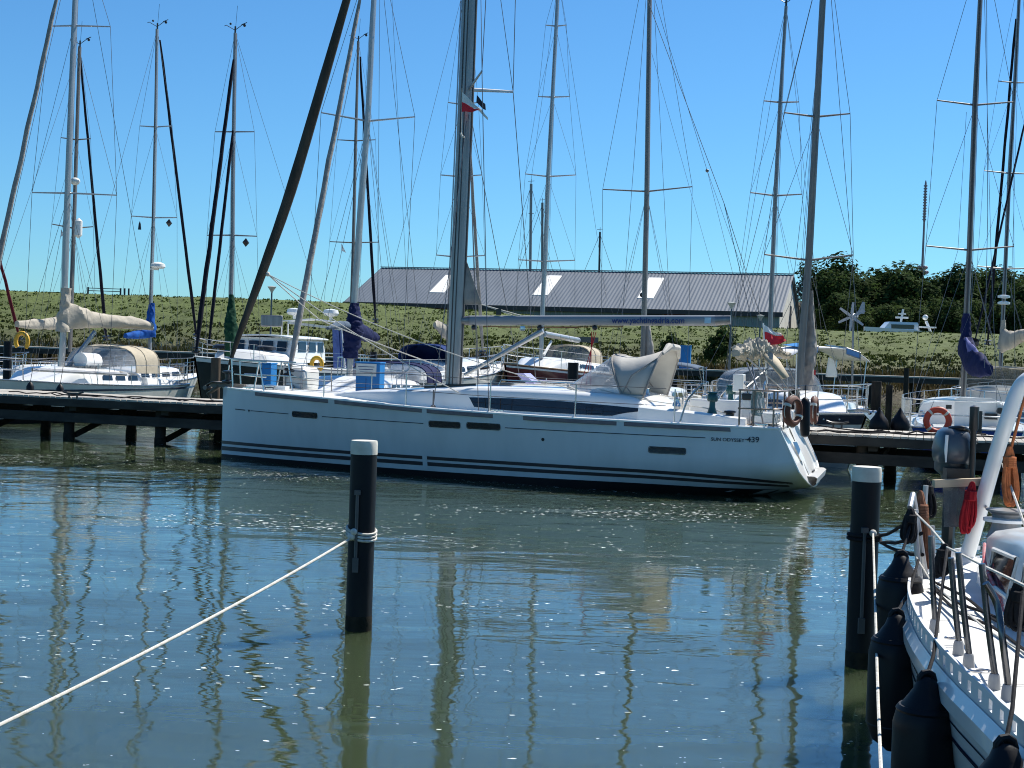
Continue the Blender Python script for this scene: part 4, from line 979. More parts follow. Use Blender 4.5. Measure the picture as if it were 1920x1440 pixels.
p = at(262, 420, 50.8); MB().lathe(p + Vector((0, 0, -.2)), [(.06, 0), (.04, .2), (.005, .3)], 8).build('signal_shape', plastk, b.root)
# ---- dark hulled motorsailer with white wheelhouse and green cover
b = boat_at('motor_sailer', 'dark hulled motor sailer with white wheelhouse and bottle green sail bundle', (430, 668), 47, (.31, .95), 11.0, 3.4, 2.2, (1.9, 1.58, 1.5), group=GRP)
b.hull(darkhull, [(lambda s: b.zs(s) - .13, lambda s: b.zs(s) - .02, gel, 'rubbing_strake'), (.12, .17, gel2, 'waterline_stripe')]); b.deck(gel, gel)
b.cabin(gel, 2.2, 5.6, 1.2, .42, nwin=0, front=.8, back=0); b.rails(5, h=.6, s0=1.2, post_r=.016)
def wheelhouse(b, s0, s1, w, z0, h):
    n = 8; rows = []
    for (zz, f, k) in ((0, 0, 1), (.5, .06, .98), (.9, .2, .93), (1.0, .24, .9)):
        rows.append([b.P(s0 + f * .8 + .05 * (1 - abs(q)), q * w * k, z0 + h * zz) for q in (-1, -.7, 0, .7, 1)] + [b.P(s1 - f * .2, q * w * k, z0 + h * zz) for q in (1, 0, -1)])
    o = MB().loft(rows, closed=True, cap1=True).build('wheelhouse', gel, b.root, angle=25)
    mb = MB(); mb.loft([[b.P(lerp(s0 + .02, s1 + .15, i / 6), w * q * 1.02, z0 + h * 1.0 + .09 * (1 - q * q) + .02) for q in (-1, -.6, 0, .6, 1)] for i in range(7)]); mb.build('roof', gel, b.root, solid=.05)
    for q0, q1 in ((-.9, -.52), (-.44, 0), (.0, .42), (.5, .88)):
        mb = MB(); f = lambda q, zz: b.P(s0 + (.05 * (1 - abs(q)) + .16 * (zz - .25) + .012) - .045, q * w * .975, z0 + h * zz)
        mb.add([f(q0 + .03, .45), f(q1 - .03, .45), f(q1 - .03, .86), f(q0 + .03, .86)], [(0, 1, 2, 3)]); mb.build('windscreen', glassm, o, smooth=False)
    for sg in (1, -1):
        for a0, a1 in ((.18, .42), (.48, .7), (.75, .93)):
            mb = MB(); g_ = lambda u, zz: b.P(lerp(s0, s1, u) + .1 * zz, sg * w * (1.012 - .075 * zz ** 2), z0 + h * zz)
            mb.add([g_(a0, .45), g_(a1, .45), g_(a1, .86), g_(a0 + .03, .86)], [(0, 1, 2, 3)]); mb.build('side_window', glassm, o, smooth=False)
wheelhouse(b, 4.3, 7.0, 1.2, b.zs(5) + .18, .84)
b.rig(mp(b, [(430, 668), (433, 560), (436, 440), (438, 250), (441, 62)]), .095, alud, sp(b, [((403, 247), (438, 247), (477, 247)), ((388, 441), (436, 441), (482, 443))]), topfit=True, fore=False)
b.furl(at(368, 655, 44.6), at(438, 112, 46.8), blackc, .15, .10, seed=17); b.furl(at(392, 640, 45.4), at(437, 245, 46.9), blackc, .10, .09, name='furled_staysail', seed=18)
b.sheath(at(430, 672, 46.8), at(433, 606, 46.8), .2, .26, greenc, seed=8); b.sheath(at(433, 607, 46.8), at(434, 552, 46.8), .26, .09, greenc, seed=9)
p = at(461, 453, 46.8); MB().lathe(p + Vector((0, 0, -.17)), [(.01, 0), (.14, .14), (.01, .28)], 4).build('radar_reflector', plastk, b.root)
mb = MB()     # radar arch with domes
for sg in (1, -1): mb.tube([b.P(8.4, sg * 1.35, b.zs(8)), b.P(8.2, sg * 1.2, b.zs(8) + 1.75), b.P(8.2, 0, b.zs(8) + 1.85)], .03, 8); mb.tube([b.P(9.0, sg * 1.35, b.zs(8)), b.P(8.7, sg * 1.2, b.zs(8) + 1.75), b.P(8.7, 0, b.zs(8) + 1.85)], .03, 8)
mb.build('radar_arch', gel, b.root)
for t_ in (-.8, .7): MB().lathe(b.P(8.4, t_, b.zs(8) + 1.85), [(.06, 0), (.06, .12), (.25, .16), (.3, .24), (.26, .36), (.1, .4), (.01, .41)], 14).build('radar_dome', gel, b.root)
p = b.P(4.9, .1, b.zs(5) + 1.6); mb = MB(); mb.obox(p, b.d * .05, b.n * .42, (0, 0, .2)); mb.build('roof_hatch', alud, b.root, bevel=.04)
for t_, s_ in ((.6, 3.6), (-.7, 3.0)):
    MB().lathe(b.P(s_, t_, b.roofz(3.6) + .03), [(.36, 0), (.33, .1), (.2, .15), (.01, .16)], 14).build('upturned_dinghy', plastk, b.root)
mb = MB(); mb.bar(b.P(6.2, .1, b.zs(6) + 1.62), b.P(10.5, .2, b.zs(6) + 1.5), .07, .09); mb.build('boom', alu, b.root)
mb = MB(); mb.add([b.P(7.5, 1.3, b.zs(8) + .05), b.P(9.6, 1.2, b.zs(8) + .05), b.P(9.6, 1.1, b.zs(8) + 1.4), b.P(7.5, 1.2, b.zs(8) + 1.5)], [(0, 1, 2, 3)]); mb.build('cockpit_tent', dbluec, b.root)
# ---- navy cover yacht, bow to the jetty left of centre
b = boat_at('sailing_yacht', 'white yacht with navy sail bundle and navy arched sprayhood behind the big yacht foredeck', (655, 705), 38.2, JAX, 10.2, 3.3, 3.9, (1.3, 1.08, 1.05), group=GRP)
b.hull(gel2, [(.9, .96, navy, 'gunwale_stripe'), (-.1, .13, black, 'boot_top')]); b.deck(deckm); b.cabin(gel, 2.3, 6.8, 1.15, .42, win=(4.2, 6.4), nwin=3); b.cockpit(gel, 6.7, 9.6); b.rails(5, s0=1.25); b.anchor()
b.dodger(6.3, .58, 1.2, navyc, clearv, 1.5)
b.rig(mp(b, [(655, 705), (664, 565), (676, 400), (690, 215), (701, 0), (707, -120)]), .115, alu, sp(b, [((602, 211), (690, 227), (778, 219))]), wr=.007, fore=False)
b.furl(b.P(.15, 0, b.zs(0) + .45), at(677, -12, 38), canvasg, .155, .095, seed=21)
b.sheath(at(657, 672, 38.1), at(663, 618, 38.1), .24, .36, navyc, seed=12); b.sheath(at(663, 620, 38.1), at(665, 568, 38.1), .36, .15, navyc, seed=13)
b.cover([at(x, y, Y) for x, y, Y in ((664, 620, 38.2), (682, 626, 38.8), (698, 632, 39.3), (709, 634, 39.7))], [(.30, .2), (.24, .17), (.16, .12), (.08, .06)], navyc, seed=22)
b.cover([at(x, y, Y) for x, y, Y in ((657, 612, 38), (636, 610, 37.4), (614, 616, 36.8))], [(.14, .12), (.11, .09), (.04, .04)], bgrey, seed=23, name='boom_awning')
mb = MB(); mb.obox(b.P(.9, 0, b.zs(1) + .3), b.d * .5, b.n * .28, (0, 0, .3)); mb.build('sail_bag', gel2, b.root, bevel=.12)
p = at(594, 683, 36); mb = MB(); mb.tube([p + Vector((math.cos(a) * .13, 0, math.sin(a) * .17)) for a in [-1.0 + .4 * i for i in range(14)]], .055, 8); mb.single('horseshoe_buoy', yellowm, 'yellow horseshoe buoy hanging behind the big yacht foredeck', 'lifebuoy')
mb = MB(); mb.wire([at(690, 230, 38), at(760, 660, 42)], .005); mb.wire([at(712, 0, 38), at(708, 560, 39), at(690, 700, 39)], .006); mb.wire([at(735, 0, 38.4), at(768, 640, 42)], .005); mb.build('running_rigging', wirem, b.root)
# ---- yacht behind with black furled genoa to the right
b = boat_at('sailing_yacht', 'rear yacht with thin mast and black furled sail behind the navy cover yacht', (656, 668), 56, NEG, 9.4, 3.0, 3.6, (1.15, .95, .95), group=GRP)
b.hull(gel2, [(.7, .76, redhull, 'gunwale_stripe')]); b.deck(deckm); b.cabin(gel, 1.9, 6.0, 1.0, .42); b.cockpit(gel, 6, 8.8); b.rails(4)
b.rig(mp(b, [(656, 668), (662, 480), (667, 262), (672, 78)]), .09, alub, sp(b, [((632, 262), (667, 264), (704, 262)), ((618, 453), (662, 455), (710, 454))]), topfit=True, fore=False)
b.furl(at(704, 600, 58), at(675, 106, 56.2), blackc, .12, .08, seed=26)
MB().add([at(640, 456, 55.9), at(640, 470, 55.9), at(649, 474, 55.9)], [(0, 1, 2)]).build('signal_pennant', flagw, b.root)
# ---- yacht behind the big mast, stern left with deep blue hood, bow right
b = boat_at('sailing_yacht', 'white bowed yacht with deep blue sprayhood behind the foot of the big mast', (850, 690), 46, (-.40, -.92), 9.6, 3.2, 3.7, (1.95, 1.6, 1.45), group=GRP)
b.hull(gel2, [(.95, 1.0, stripem, 'gunwale_stripe')]); b.deck(deckm); b.cabin(gel, 2.0, 6.2, 1.1, .42); b.cockpit(gel, 6.2, 9); b.rails(5, s0=1.2); b.anchor()
b.rig(mp(b, [(850, 690), (856, 480), (862, 328), (868, 190), (874, -40)]), .095, alu, sp(b, [((840, 192), (868, 196), (897, 192)), ((826, 328), (863, 331), (904, 328)), ((818, 478), (857, 482), (909, 479))]), fore=False)
b.furl(at(905, 660, 49), at(876, 195, 46.3), canvasg, .11, .07, seed=31)
b.cover([at(x, y, Y) for x, y, Y in ((848, 622, 46), (836, 624, 45.5), (822, 612, 45), (815, 610, 44.6))], [(.32, .16), (.26, .14), (.18, .1), (.1, .05)], canvasw, seed=33)
b.dodger(4.7, .62, .8, dbluec, dbluec, 1.2)
# ---- maroon hull
b = boat_at('sailing_yacht', 'maroon hulled sloop with white cabin under the big yacht boom', (1014, 672), 48, (.46, .89), 9.4, 3.2, 2.6, (2.0, 1.72, 1.6), group=GRP)
b.hull(redhull, [(lambda s: b.zs(s) - .09, lambda s: b.zs(s) - .03, gel, 'gunwale_stripe'), (.1, .16, gel, 'waterline_stripe')]); b.deck(gel, teak); b.cabin(gel, 1.7, 6.2, 1.15, .40, win=(3.4, 5.8), nwin=2); b.cockpit(gel, 6.1, 8.9); b.rails(5, s0=1.2)
b.patch('hull_panel', bgrey, [(4.2, 1.38, 1.2), (7.0, 1.3, 1.12)], b.root)
b.patch('hull_panel', bgrey, [(4.2, 1.38, 1.2), (7.0, 1.3, 1.12)], b.root, sg=-1)
b.dodger(4.2, .66, .95, canvass, smokev, 1.3)
b.rig(mp(b, [(1014, 672), (1018, 560), (1022, 488), (1028, 330), (1036, 182), (1043, 48), (1047, -40)]), .10, alu, sp(b, [((1023, 47), (1043, 49), (1062, 47)), ((1009, 181), (1036, 182), (1068, 181)), ((985, 326), (1028, 331), (1080, 328)), ((972, 487), (1022, 490), (1078, 488))]))
b.boom(at(1020, 626, 48), at(1084, 638, 52), .10, alu); MB().obox(at(1102, 637, 52.6), Vector((.35, .3, 0)), Vector((-.06, .08, 0)), (0, 0, .1)).build('boom_bag', plastk, b.root)
MB().bar(at(1020, 665, 48), at(1034, 640, 49), .06, .07).build('boom_vang', gel, b.root)
mb = MB(); mb.wire([at(1042, 60, 48), at(1020, 400, 47), at(985, 660, 46)], .006); mb.build('furled_forestay', wirem, b.root)
# ---- yacht hidden behind the big sprayhood
b = boat_at('sailing_yacht', 'yacht with pale gathered mainsail on its mast foot behind the cream sprayhood', (1205, 690), 44, JAX, 9.8, 3.2, 3.8, (1.2, 1.0, 1.0), group=GRP)
b.hull(gel2, [(.85, .9, navy, 'gunwale_stripe')]); b.deck(deckm); b.cabin(gel, 2.1, 6.4, 1.1, .42); b.cockpit(gel, 6.3, 9.2); b.rails(5)
b.rig(mp(b, [(1205, 690), (1208, 580), (1213, 358), (1218, 0), (1220, -120)]), .115, alub, sp(b, [((1130, 355), (1213, 359), (1298, 350))]), wr=.007)
b.sheath(at(1222, 700, 44.2), at(1213, 600, 44.1), .26, .10, canvasg, 'gathered_mainsail', seed=41)
mb = MB(); mb.wire([at(1228, 0, 44.6), at(1326, 320, 48)], .007); mb.wire([at(1326, 320, 48), at(1392, 505, 50), at(1440, 660, 51)], .006); mb.wire([at(1326, 320, 48), at(1372, 505, 50), at(1405, 660, 51)], .006); mb.ball(at(1326, 320, 48), .06, 6); mb.wire([at(1222, 100, 44.4), at(1340, 520, 49)], .005); mb.build('running_backstay', wirem, b.root)
b.bimini(7.2, 9.0, 1.2, 2.12, bgrey)
# ---- yacht with bimini, solar panels and wind generator
b = boat_at('cruising_yacht', 'cruising yacht with white bimini carrying two solar panels, wind generator at its stern', (1441, 700), 40, (.47, .88), 10.4, 3.5, 3.9, (1.25, 1.05, 1.05), group=GRP)
b.hull(gel2, [(.85, .93, navy, 'gunwale_stripe')]); b.deck(deckm); b.cabin(gel, 2.2, 6.2, 1.2, .45); b.cockpit(gel, 6.2, 9.8); b.rails(5)
b.rig(mp(b, [(1441, 700), (1446, 560), (1454, 367), (1463, 191), (1474, 12)]), .085, alud, sp(b, [((1432, 189), (1463, 192), (1498, 191)), ((1407, 361), (1454, 367), (1504, 364))]), topfit=True)
bz = at(1520, 655, 45); 
q0, q1 = at(1445, 668, 45.0), at(1600, 676, 46.2)
ax_ = Vector((q1.x - q0.x, q1.y - q0.y, 0)); wB = ax_.length / 2; ax_.normalize(); ay_ = Vector((-ax_.y, ax_.x, 0)); cB = (q0 + q1) / 2; zB = cB.z
def bim(u, v, o=0.0): return Vector((cB.x, cB.y, 0)) + ax_ * (u * wB) + ay_ * v + Vector((0, 0, zB + .40 * (1 - abs(u) ** 3) - .05 * v * v + o))
rows = [[bim(-1 + i / 8, -.9 + .3 * j) for j in range(7)] for i in range(17)]
MB().loft(rows).build('bimini', flagw, b.root, solid=.03)
for u0 in (-.62, .40):
    mb = MB(); mb.add([bim(u0, -.86, .07), bim(u0 + .34, -.86, .07), bim(u0 + .34, .3, .10), bim(u0, .3, .10), bim(u0, -.88, -.10), bim(u0 + .34, -.88, -.10), bim(u0 + .34, -.86, .07), bim(u0, -.86, .07)], [(0, 1, 2, 3)]);
    f0, f1 = bim(u0, -.93, .04), bim(u0 + .34, -.93, .04)
    mb.prism([f0, f1, f1 - Vector((0, 0, .20)), f0 - Vector((0, 0, .20))], ay_ * .03); sl = mb.build('solar_panel', solarm, b.root, smooth=False)
    mb = MB(); mb.tube([f0, f1, f1 - Vector((0, 0, .2)), f0 - Vector((0, 0, .2))], .02, 4, closed=True); mb.build('panel_frame', alu, sl)
mb = MB()
for u in (-.96, .96):
    for v in (-.8, .8): mb.tube([bim(u, v), Vector((bim(u * .9, v).x, bim(u * .9, v).y, b.zs(9)))], .018, 6)
mb.build('bimini_frame', steel, b.root)
g0 = at(1600, 690, 46.5); hub = at(1600, 594, 46.5)
root = thing('wind_generator', (g0.x, g0.y, 1.0), 'white six bladed wind generator on a pole in front of the dark wood', 'wind generator')
mb = MB(); mb.tube([(g0.x, g0.y, .9), hub - Vector((0, 0, .1))], .035, 8); mb.build('pole', alud, root)
mb = MB(); mb.tube([hub + Vector((-.1, -.14, 0)), hub + Vector((0, 0, 0)), hub + Vector((.14, .2, .03))], [.07, .13, .08], 10); mb.build('generator_housing', turb, root)
mb = MB(); mb.bar(hub + Vector((.1, .15, .03)), hub + Vector((.26, .3, .22)), .03, .05); mb.prism([hub + Vector((.20, .28, .14)), hub + Vector((.46, .42, .12)), hub + Vector((.47, .42, .50)), hub + Vector((.38, .36, .52))], (-.008, .015, 0)); mb.build('tail_fin', turb, root, smooth=False)
for k in range(6):
    a = k * math.pi / 3 + .45; dr = Vector((math.cos(a), .0, math.sin(a))); sd_ = Vector((-math.sin(a), .25, math.cos(a))); h0 = hub + Vector((-.09, -.16, 0))
    mb = MB(); mb.loft([[h0 + dr * r_ - sd_ * w_, h0 + dr * r_ + sd_ * w_, h0 + dr * r_ + sd_ * w_ + Vector((0, .02, 0)), h0 + dr * r_ - sd_ * w_ + Vector((0, .02, 0))] for r_, w_ in ((.04, .025), (.15, .048), (.47, .034))], closed=True, cap0=True, cap1=True); mb.build('blade', turb, root, smooth=False)
pb = at(1560, 690, 46); mb = MB(); mb.prism([pb + Vector((-.18, 0, -.3)), pb + Vector((.2, 0, -.3)), pb + Vector((.12, 0, .25)), pb + Vector((-.1, 0, .36))], (0, .16, 0)); mb.build('rescue_sling', gel, b.root, bevel=.04)
pb = at(1525, 715, 46); mb = MB(); mb.box(pb, .12, .12, .75); mb.build('danbuoy', redm, b.root, bevel=.02)
# ---- small cabin boat, bow to the right, its mast carries a gathered grey mainsail
b = boat_at('sailing_yacht', 'small white sloop with smoked sprayhood and navy rub rail just beyond the big yacht stern', (1497, 745), 34.6, (-.30, .95), 8.0, 2.9, 3.1, (1.28, 1.08, 1.0), group=GRP)
hh_ = b.hull(gel2, [(lambda s: b.zs(s) - .24, lambda s: b.zs(s) - .02, navy, 'rub_rail')]); b.deck(gel); b.cabin(gel, 1.2, 4.8, 1.0, .5, win=(2.2, 4.3), nwin=2, winm=bgrey, front=1.5); b.cockpit(gel, 4.6, 7.4); b.rails(4, s0=1.1, h=.66); b.anchor()
mb = MB()
for i in range(16):
    s = .5 + .36 * i
    for sg in (1, -1): mb.ball(b.side(s, b.zs(s) - .12, sg, .008), .022, 5)
mb.build('rail_fastening', gel, hh_)
b.dodger(3.7, .72, 1.2, clearv, smokev, 1.3)
b.rig(mp(b, [(1497, 745), (1507, 600), (1517, 480), (1531, 216), (1543, 0), (1550, -110)]), .115, alub, sp(b, [((1470, 211), (1531, 219), (1594, 213)), ((1433, 477), (1517, 488), (1600, 478))]), wr=.007)
b.sheath(at(1512, 752, 34.9), at(1519, 650, 34.9), .13, .21, canvasg, 'gathered_mainsail', seed=44); b.sheath(at(1519, 652, 34.9), at(1520, 545, 34.8), .21, .07, canvasg, 'gathered_mainsail', seed=47)
mb = MB(); mb.wire([at(1535, 100, 34.4), at(1500, 420, 34), at(1470, 680, 33.5)], .006); mb.wire([at(1530, 240, 34.6), at(1510, 560, 35), at(1495, 730, 35)], .006); mb.build('running_rigging', wirem, b.root)
# ---- blue hull at the right, stern to the jetty, with lifebuoy
b = boat_at('sailing_yacht', 'blue hulled sloop at right seen from astern, white bulkhead, navy sail bundle and netted rail', (1806, 742), 37.0, NEG, 8.4, 3.1, 3.1, (1.15, 1.0, .98), group=GRP, estern=.3, full=1.08)
b.hull(bluehull, [(lambda s: b.zs(s) - .10, lambda s: b.zs(s) - .0, gel, 'gunwale_stripe')]); b.deck(gel); b.cabin(gel, 1.6, 5.9, 1.12, .52, nwin=3, back=0); b.cockpit(gel, 5.9, 8.0, .2); b.rails(5, h=.66, s0=1.0)
pr = [at(x, y, 33.6) for x, y in ((1789, 800), (1790, 748), (1800, 745), (1860, 747), (1884, 762), (1886, 800))]
MB().prism(pr, (0.05, .16, 0)).build('aft_bulkhead', gel2, b.root, smooth=False)
for x0, x1, y0, y1, m_ in ((1775, 1785, 759, 767, plastk), (1848, 1871, 775, 787, plastk)):
    a_ = at(x0, y0, 33.5); c_ = at(x1, y1, 33.5); MB().box(((a_.x + c_.x) / 2, 33.55, (a_.z + c_.z) / 2), c_.x - a_.x, .04, a_.z - c_.z).build('instrument_panel', m_, b.root, smooth=False)
MB().lathe(at(1874, 770, 33.56), [(.075, 0), (.075, .05), (.01, .051)], 14, (0, -1, 0)).build('compass', plastk, b.root)
rows = []
for i in range(7):
    s = lerp(8.2, 4.2, i / 6); p = b.side(s, b.zs(s), -1 if b.side(4, 1, -1).x < b.side(4, 1, 1).x else 1, -.04); rows.append([p + Vector((0, 0, .03)), p + Vector((0, 0, .36)), p + Vector((0, 0, .68))])
MB().loft(rows).build('safety_net', net, b.root)
b.rig(mp(b, [(1806, 742), (1812, 590), (1818, 465), (1828, 194), (1838, 0), (1844, -110)]), .105, alub, sp(b, [((1757, 188), (1828, 197), (1901, 191)), ((1736, 461), (1818, 469), (1901, 462))]), wr=.007)
b.sheath(at(1810, 655, 36.9), at(1812, 588, 36.9), .24, .13, navyc, seed=51)
b.cover([at(x, y, Y) for x, y, Y in ((1806, 652, 36.9), (1816, 668, 36.4), (1830, 684, 35.8), (1845, 690, 35.2), (1856, 694, 34.9))], [(.34, .15), (.46, .18), (.36, .18), (.24, .15), (.14, .1)], navyc, seed=52)
b.cover([at(x, y, Y) for x, y, Y in ((1812, 640, 36.5), (1824, 664, 36.0), (1840, 676, 35.4))], [(.1, .06), (.2, .1), (.08, .05)], mat('lavender_canvas', (.16, .17, .36), (.12, .13, .3), 3, .8), seed=54, name='cover_flap')
mb = MB(); mb.wire([at(1850, 0, 36), at(1852, 400, 35.4), at(1846, 690, 34.8)], .008); mb.wire([at(1846, 0, 36.5), at(1858, 470, 35), at(1870, 780, 32.8)], .006); mb.wire([at(1812, 210, 36.9), at(1796, 470, 36), at(1700, 790, 32)], .005); mb.build('running_rigging', wirem, b.root)
MB().lathe(at(1838, 775, 31.2) - Vector((0, 0, 1.25)), [(.05, 0), (.05, 1.3)], 8).build('flag_staff_socket', plastk, b.root)
def lifebuoy(c, R, r, tilt, m, label, name='lifebuoy', nb=4, axis=(0, 1, 0), a0=0.0, open_=False):
    root = thing(name, c - Vector((0, 0, R)), label, 'lifebuoy')
    ax = Vector(axis).normalized(); u = Vector((0, 0, 1)) - ax * ax.z; u.normalize(); v = ax.cross(u)
    A = [2 * math.pi * i / 32 for i in range(32)] if not open_ else [math.pi * (-.5 + .42) + i * (2 * math.pi - .84) / 30 + math.pi for i in range(31)]
    pt = lambda a, q=1.0: c + (u * math.sin(a) + v * math.cos(a)) * R * q
    MB().tube([pt(a) for a in A], r, 10, closed=not open_, flat=.75, flatdir=ax if False else None).build('ring', m, root)
    for k in range(nb):
        a = a0 + k * 2 * math.pi / nb; MB().tube([pt(a - .1), pt(a), pt(a + .1)], r * 1.03, 10).build('reflective_band', reflt, root)
    mb = MB(); mb.wire([pt(2 * math.pi * i / 24, 1.24 + .07 * math.cos(i * 2 * math.pi / 6)) for i in range(25)], .008); mb.build('grab_line', ropew, root)
lifebuoy(at(1758, 789, 31.0), .245, .07, 0, lifeor, 'orange lifebuoy with white bands on the stern rail of the blue hulled sloop', a0=.75)
# ---- yacht at the right edge behind
b = boat_at('sailing_yacht', 'white cabin yacht at the right edge with cream gathered boom cover', (1876, 690), 48, NEG, 9.6, 3.3, 3.7, (1.3, 1.1, 1.1), group=GRP)
b.hull(greyh, [(lambda s: b.zs(s) - .1, lambda s: b.zs(s) - .02, gel, 'gunwale_stripe')]); b.deck(gel); b.cabin(gel, 1.9, 6.0, 1.2, .6); b.cockpit(gel, 6.0, 9.0); b.rails(5)
b.dodger(5.4, .85, 1.3, canvasw, smokev, 1.6)
b.rig(mp(b, [(1876, 690), (1884, 520), (1893, 322), (1903, 153), (1911, -5), (1914, -60)]), .095, alud, sp(b, [((1872, 152), (1903, 155), (1930, 155)), ((1845, 320), (1893, 325), (1942, 326)), ((1832, 499), (1885, 504), (1938, 503))]), fore=False)
b.furl(at(1852, 640, 50.5), at(1905, 35, 48.2), blackc, .10, .08, seed=61)
b.furl(at(1828, 640, 44), at(1925, 215, 48), blackc, .06, .06, name='furled_staysail', seed=62)
b.cover([at(x, y, Y) for x, y, Y in ((1880, 640, 47.8), (1896, 640, 47), (1912, 632, 46), (1930, 628, 45))], [(.46, .15), (.34, .16), (.24, .14), (.2, .12)], canvasw, seed=64)
b.sheath(at(1878, 655, 47.8), at(1882, 600, 47.8), .2, .1, canvasw, seed=66)
for k, y in enumerate((560, 572)): MB().lathe(at(1882, y, 47.6), [(.02, 0), (.2, .03), (.2, .1), (.02, .14)], 12).build('radar_reflector', gel, b.root)

# dark jackets on the bow and stern beside the gap
for px, py, lb in ((1648, 800, 'black fender ball beside the bow of the small white sloop right of the big yacht'), (1687, 800, 'black cone topped fender beside the netted rail of the blue hulled sloop')):
    q = at(px, py, 31.2); MB().lathe(q - Vector((0, 0, .2)), [(.05, 0), (.18, .06), (.22, .2), (.19, .34), (.1, .46), (.03, .58), (.02, .62)], 14).single('ball_fender', rubber, lb, 'fender')
# ---- bare masts beyond the dike
def far_mast(pts, Y, r, label, m=alud, spr=()):
    P_ = [at(x, y, Y) for x, y in pts]; root = thing('distant_mast', (P_[0].x, Y, 2.0), label, 'mast', 'masts beyond the warehouse')
    P_[0] = Vector((P_[0].x, Y, 2.0)); MB().tube(P_, [r, r, r * .8][:len(P_)] if len(P_) < 4 else r, 8).build('mast', m, root)
    mb = MB(); t_ = P_[-1]
    for dx in (-7.5, 7.5): mb.wire([t_ - Vector((0, 0, .3)), Vector((t_.x + dx, Y, 3))], .035)
    mb.build('stay', wirem, root)
    mb = MB(); mb.wire([t_, t_ + Vector((0, 0, .8))], .04); mb.wire([t_ + Vector((-.5, 0, .4)), t_ + Vector((.5, 0, .5))], .04); mb.build('wind_vane', plastk, root)
    if spr:
        mb = MB()
        for y, w_ in spr: mb.tube([at(pts[-1][0] - w_, y, Y), at(pts[-1][0] + w_, y, Y)], .05, 6)
        mb.build('spreader', m, root)
far_mast([(996, 560), (996, 345)], 225, .22, 'grey bare mast rising behind the warehouse roof left of the maroon sloop mast', alud, ((400, 5),))
far_mast([(1020, 560), (1017, 380)], 230, .2, 'shorter bare mast just left of the maroon sloop mast above the warehouse roof', alub)
far_mast([(1124, 560), (1125, 435)], 240, .17, 'small black bare mast above the middle of the warehouse roof', plastk)

# ---- far white motor cruiser beyond the dike
def far_cruiser():
    c = at(1690, 622, 152); z0 = 2.0
    root = thing('motor_cruiser', (c.x, 152, z0), 'small white motor cruiser with radar mast beyond the dike before the wood', 'motor boat')
    X = c.x; top = at(1690, 606, 152).z
    rows = []
    for i in range(13):
        u = i / 12; h = .2 + 1.35 * min(1, u * 3) ** .6; x = X - 4 + 8 * u
        rows.append([(x, 152 + h * q, z) for q, z in ((1, top - .9 + .4 * (1 - u)), (.85, 3.0), (.1, z0), (-.1, z0), (-.85, 3.0), (-1, top - .9 + .4 * (1 - u)))])
    MB().loft(rows, closed=True, cap0=True, cap1=True).build('hull', gel, root)
    mb = MB(); mb.loft([[(X - 2.4 + f, 152 - w_, z), (X + 1.6 - g_, 152 - w_, z), (X + 1.6 - g_, 152 + w_, z), (X - 2.4 + f, 152 + w_, z)] for f, g_, w_, z in ((0, 0, 1.2, top - .9), (.7, .1, 1.1, top - .1), (.85, .2, 1.0, top + .1))], closed=True, cap1=True); mb.build('wheelhouse', gel, root, smooth=False)
    mb = MB(); mb.box((X - .2, 150.85, top - .4), 2.4, .06, .45); mb.build('window', glassm, root)
    mb = MB(); mb.tube([(X - .1, 152, top), (X + .1, 152, top + 1.5)], .12, 8); mb.box((X, 152, top + .6), 1.3, .3, .2); mb.box((X, 152, top + 1.0), .8, .2, .15); mb.build('radar_mast', gel, root)
    mb = MB(); mb.tube([(X + 3.3, 152, top - 1.2), (X + 2.6, 152, top + .3)], .15, 8); mb.ball((X + 2.5, 152, top + .7), .3, 8); mb.box((X + 2.2, 152, top - .35), 2.6, 1.6, .14); mb.build('stern_arch', gel, root)
far_cruiser()
# ================================================================ the big white yacht alongside the jetty
TH = R_(16.3)
yb = Boat('sailing_yacht', 'large white sailing yacht alongside the jetty, lettered boom, cream sprayhood', (-6.01, 29.61), (math.cos(TH), -math.sin(TH)), 12.27, 4.4, (1.44, 1.25, 1.2), rake=0.0)
HB = [(0, .035), (.35, .27), (.9, .56), (1.8, .96), (3.3, 1.42), (5, 1.80), (6.5, 2.02), (8, 2.14), (9.4, 2.17), (10.8, 2.11), (11.7, 2.03), (12.27, 1.97)]
yb.half = lambda s: stab(s, HB)
yb.zs = lambda s: stab(s, [(0, 1.44), (2.9, 1.36), (5, 1.285), (7.4, 1.245), (9, 1.235), (11, 1.22), (12.27, 1.215)])
yb.zb = lambda s: stab(s, [(0, -.3), (1, -.45), (6, -.55), (9.5, -.42), (11, -.14), (12.27, .13)])
yb.e = lambda s: stab(s, [(0, .5), (1.2, .36), (3.3, .23), (5, .16), (7.7, .085), (9.4, .07), (11, .13), (12.27, .27)])
def _sx(s, z):
    u = s / 12.27
    return s - (.60 * max(z, 0) / yb.zs(s) * ((u - .84) / .16) if u > .84 else 0)
yb.sx = _sx
def MLp(px, py, t):       # photo ray met with the upright plane t metres to the side of the centreline
    d = ray(px, py); n = yb.n; k = (t + yb.bow.dot(n)) / d.dot(n); return Vector((0, 0, CAMZ)) + d * k
def ML(px, py, t):
    p = MLp(px, py, t); return ((p - yb.bow).dot(yb.d), p.z)
def near(px, py):
    t = 1.5
    for _ in range(8): s, z = ML(px, py, t); t = yb.hs(max(0, min(12.2, s)), z)
    return s, z
def unsx(s, z): # station whose shifted place is s
    q = s
    for _ in range(6): q += s - yb.sx(q, z)
    return q
Y = yb; yr = yb.root
_hs0 = yb.hs
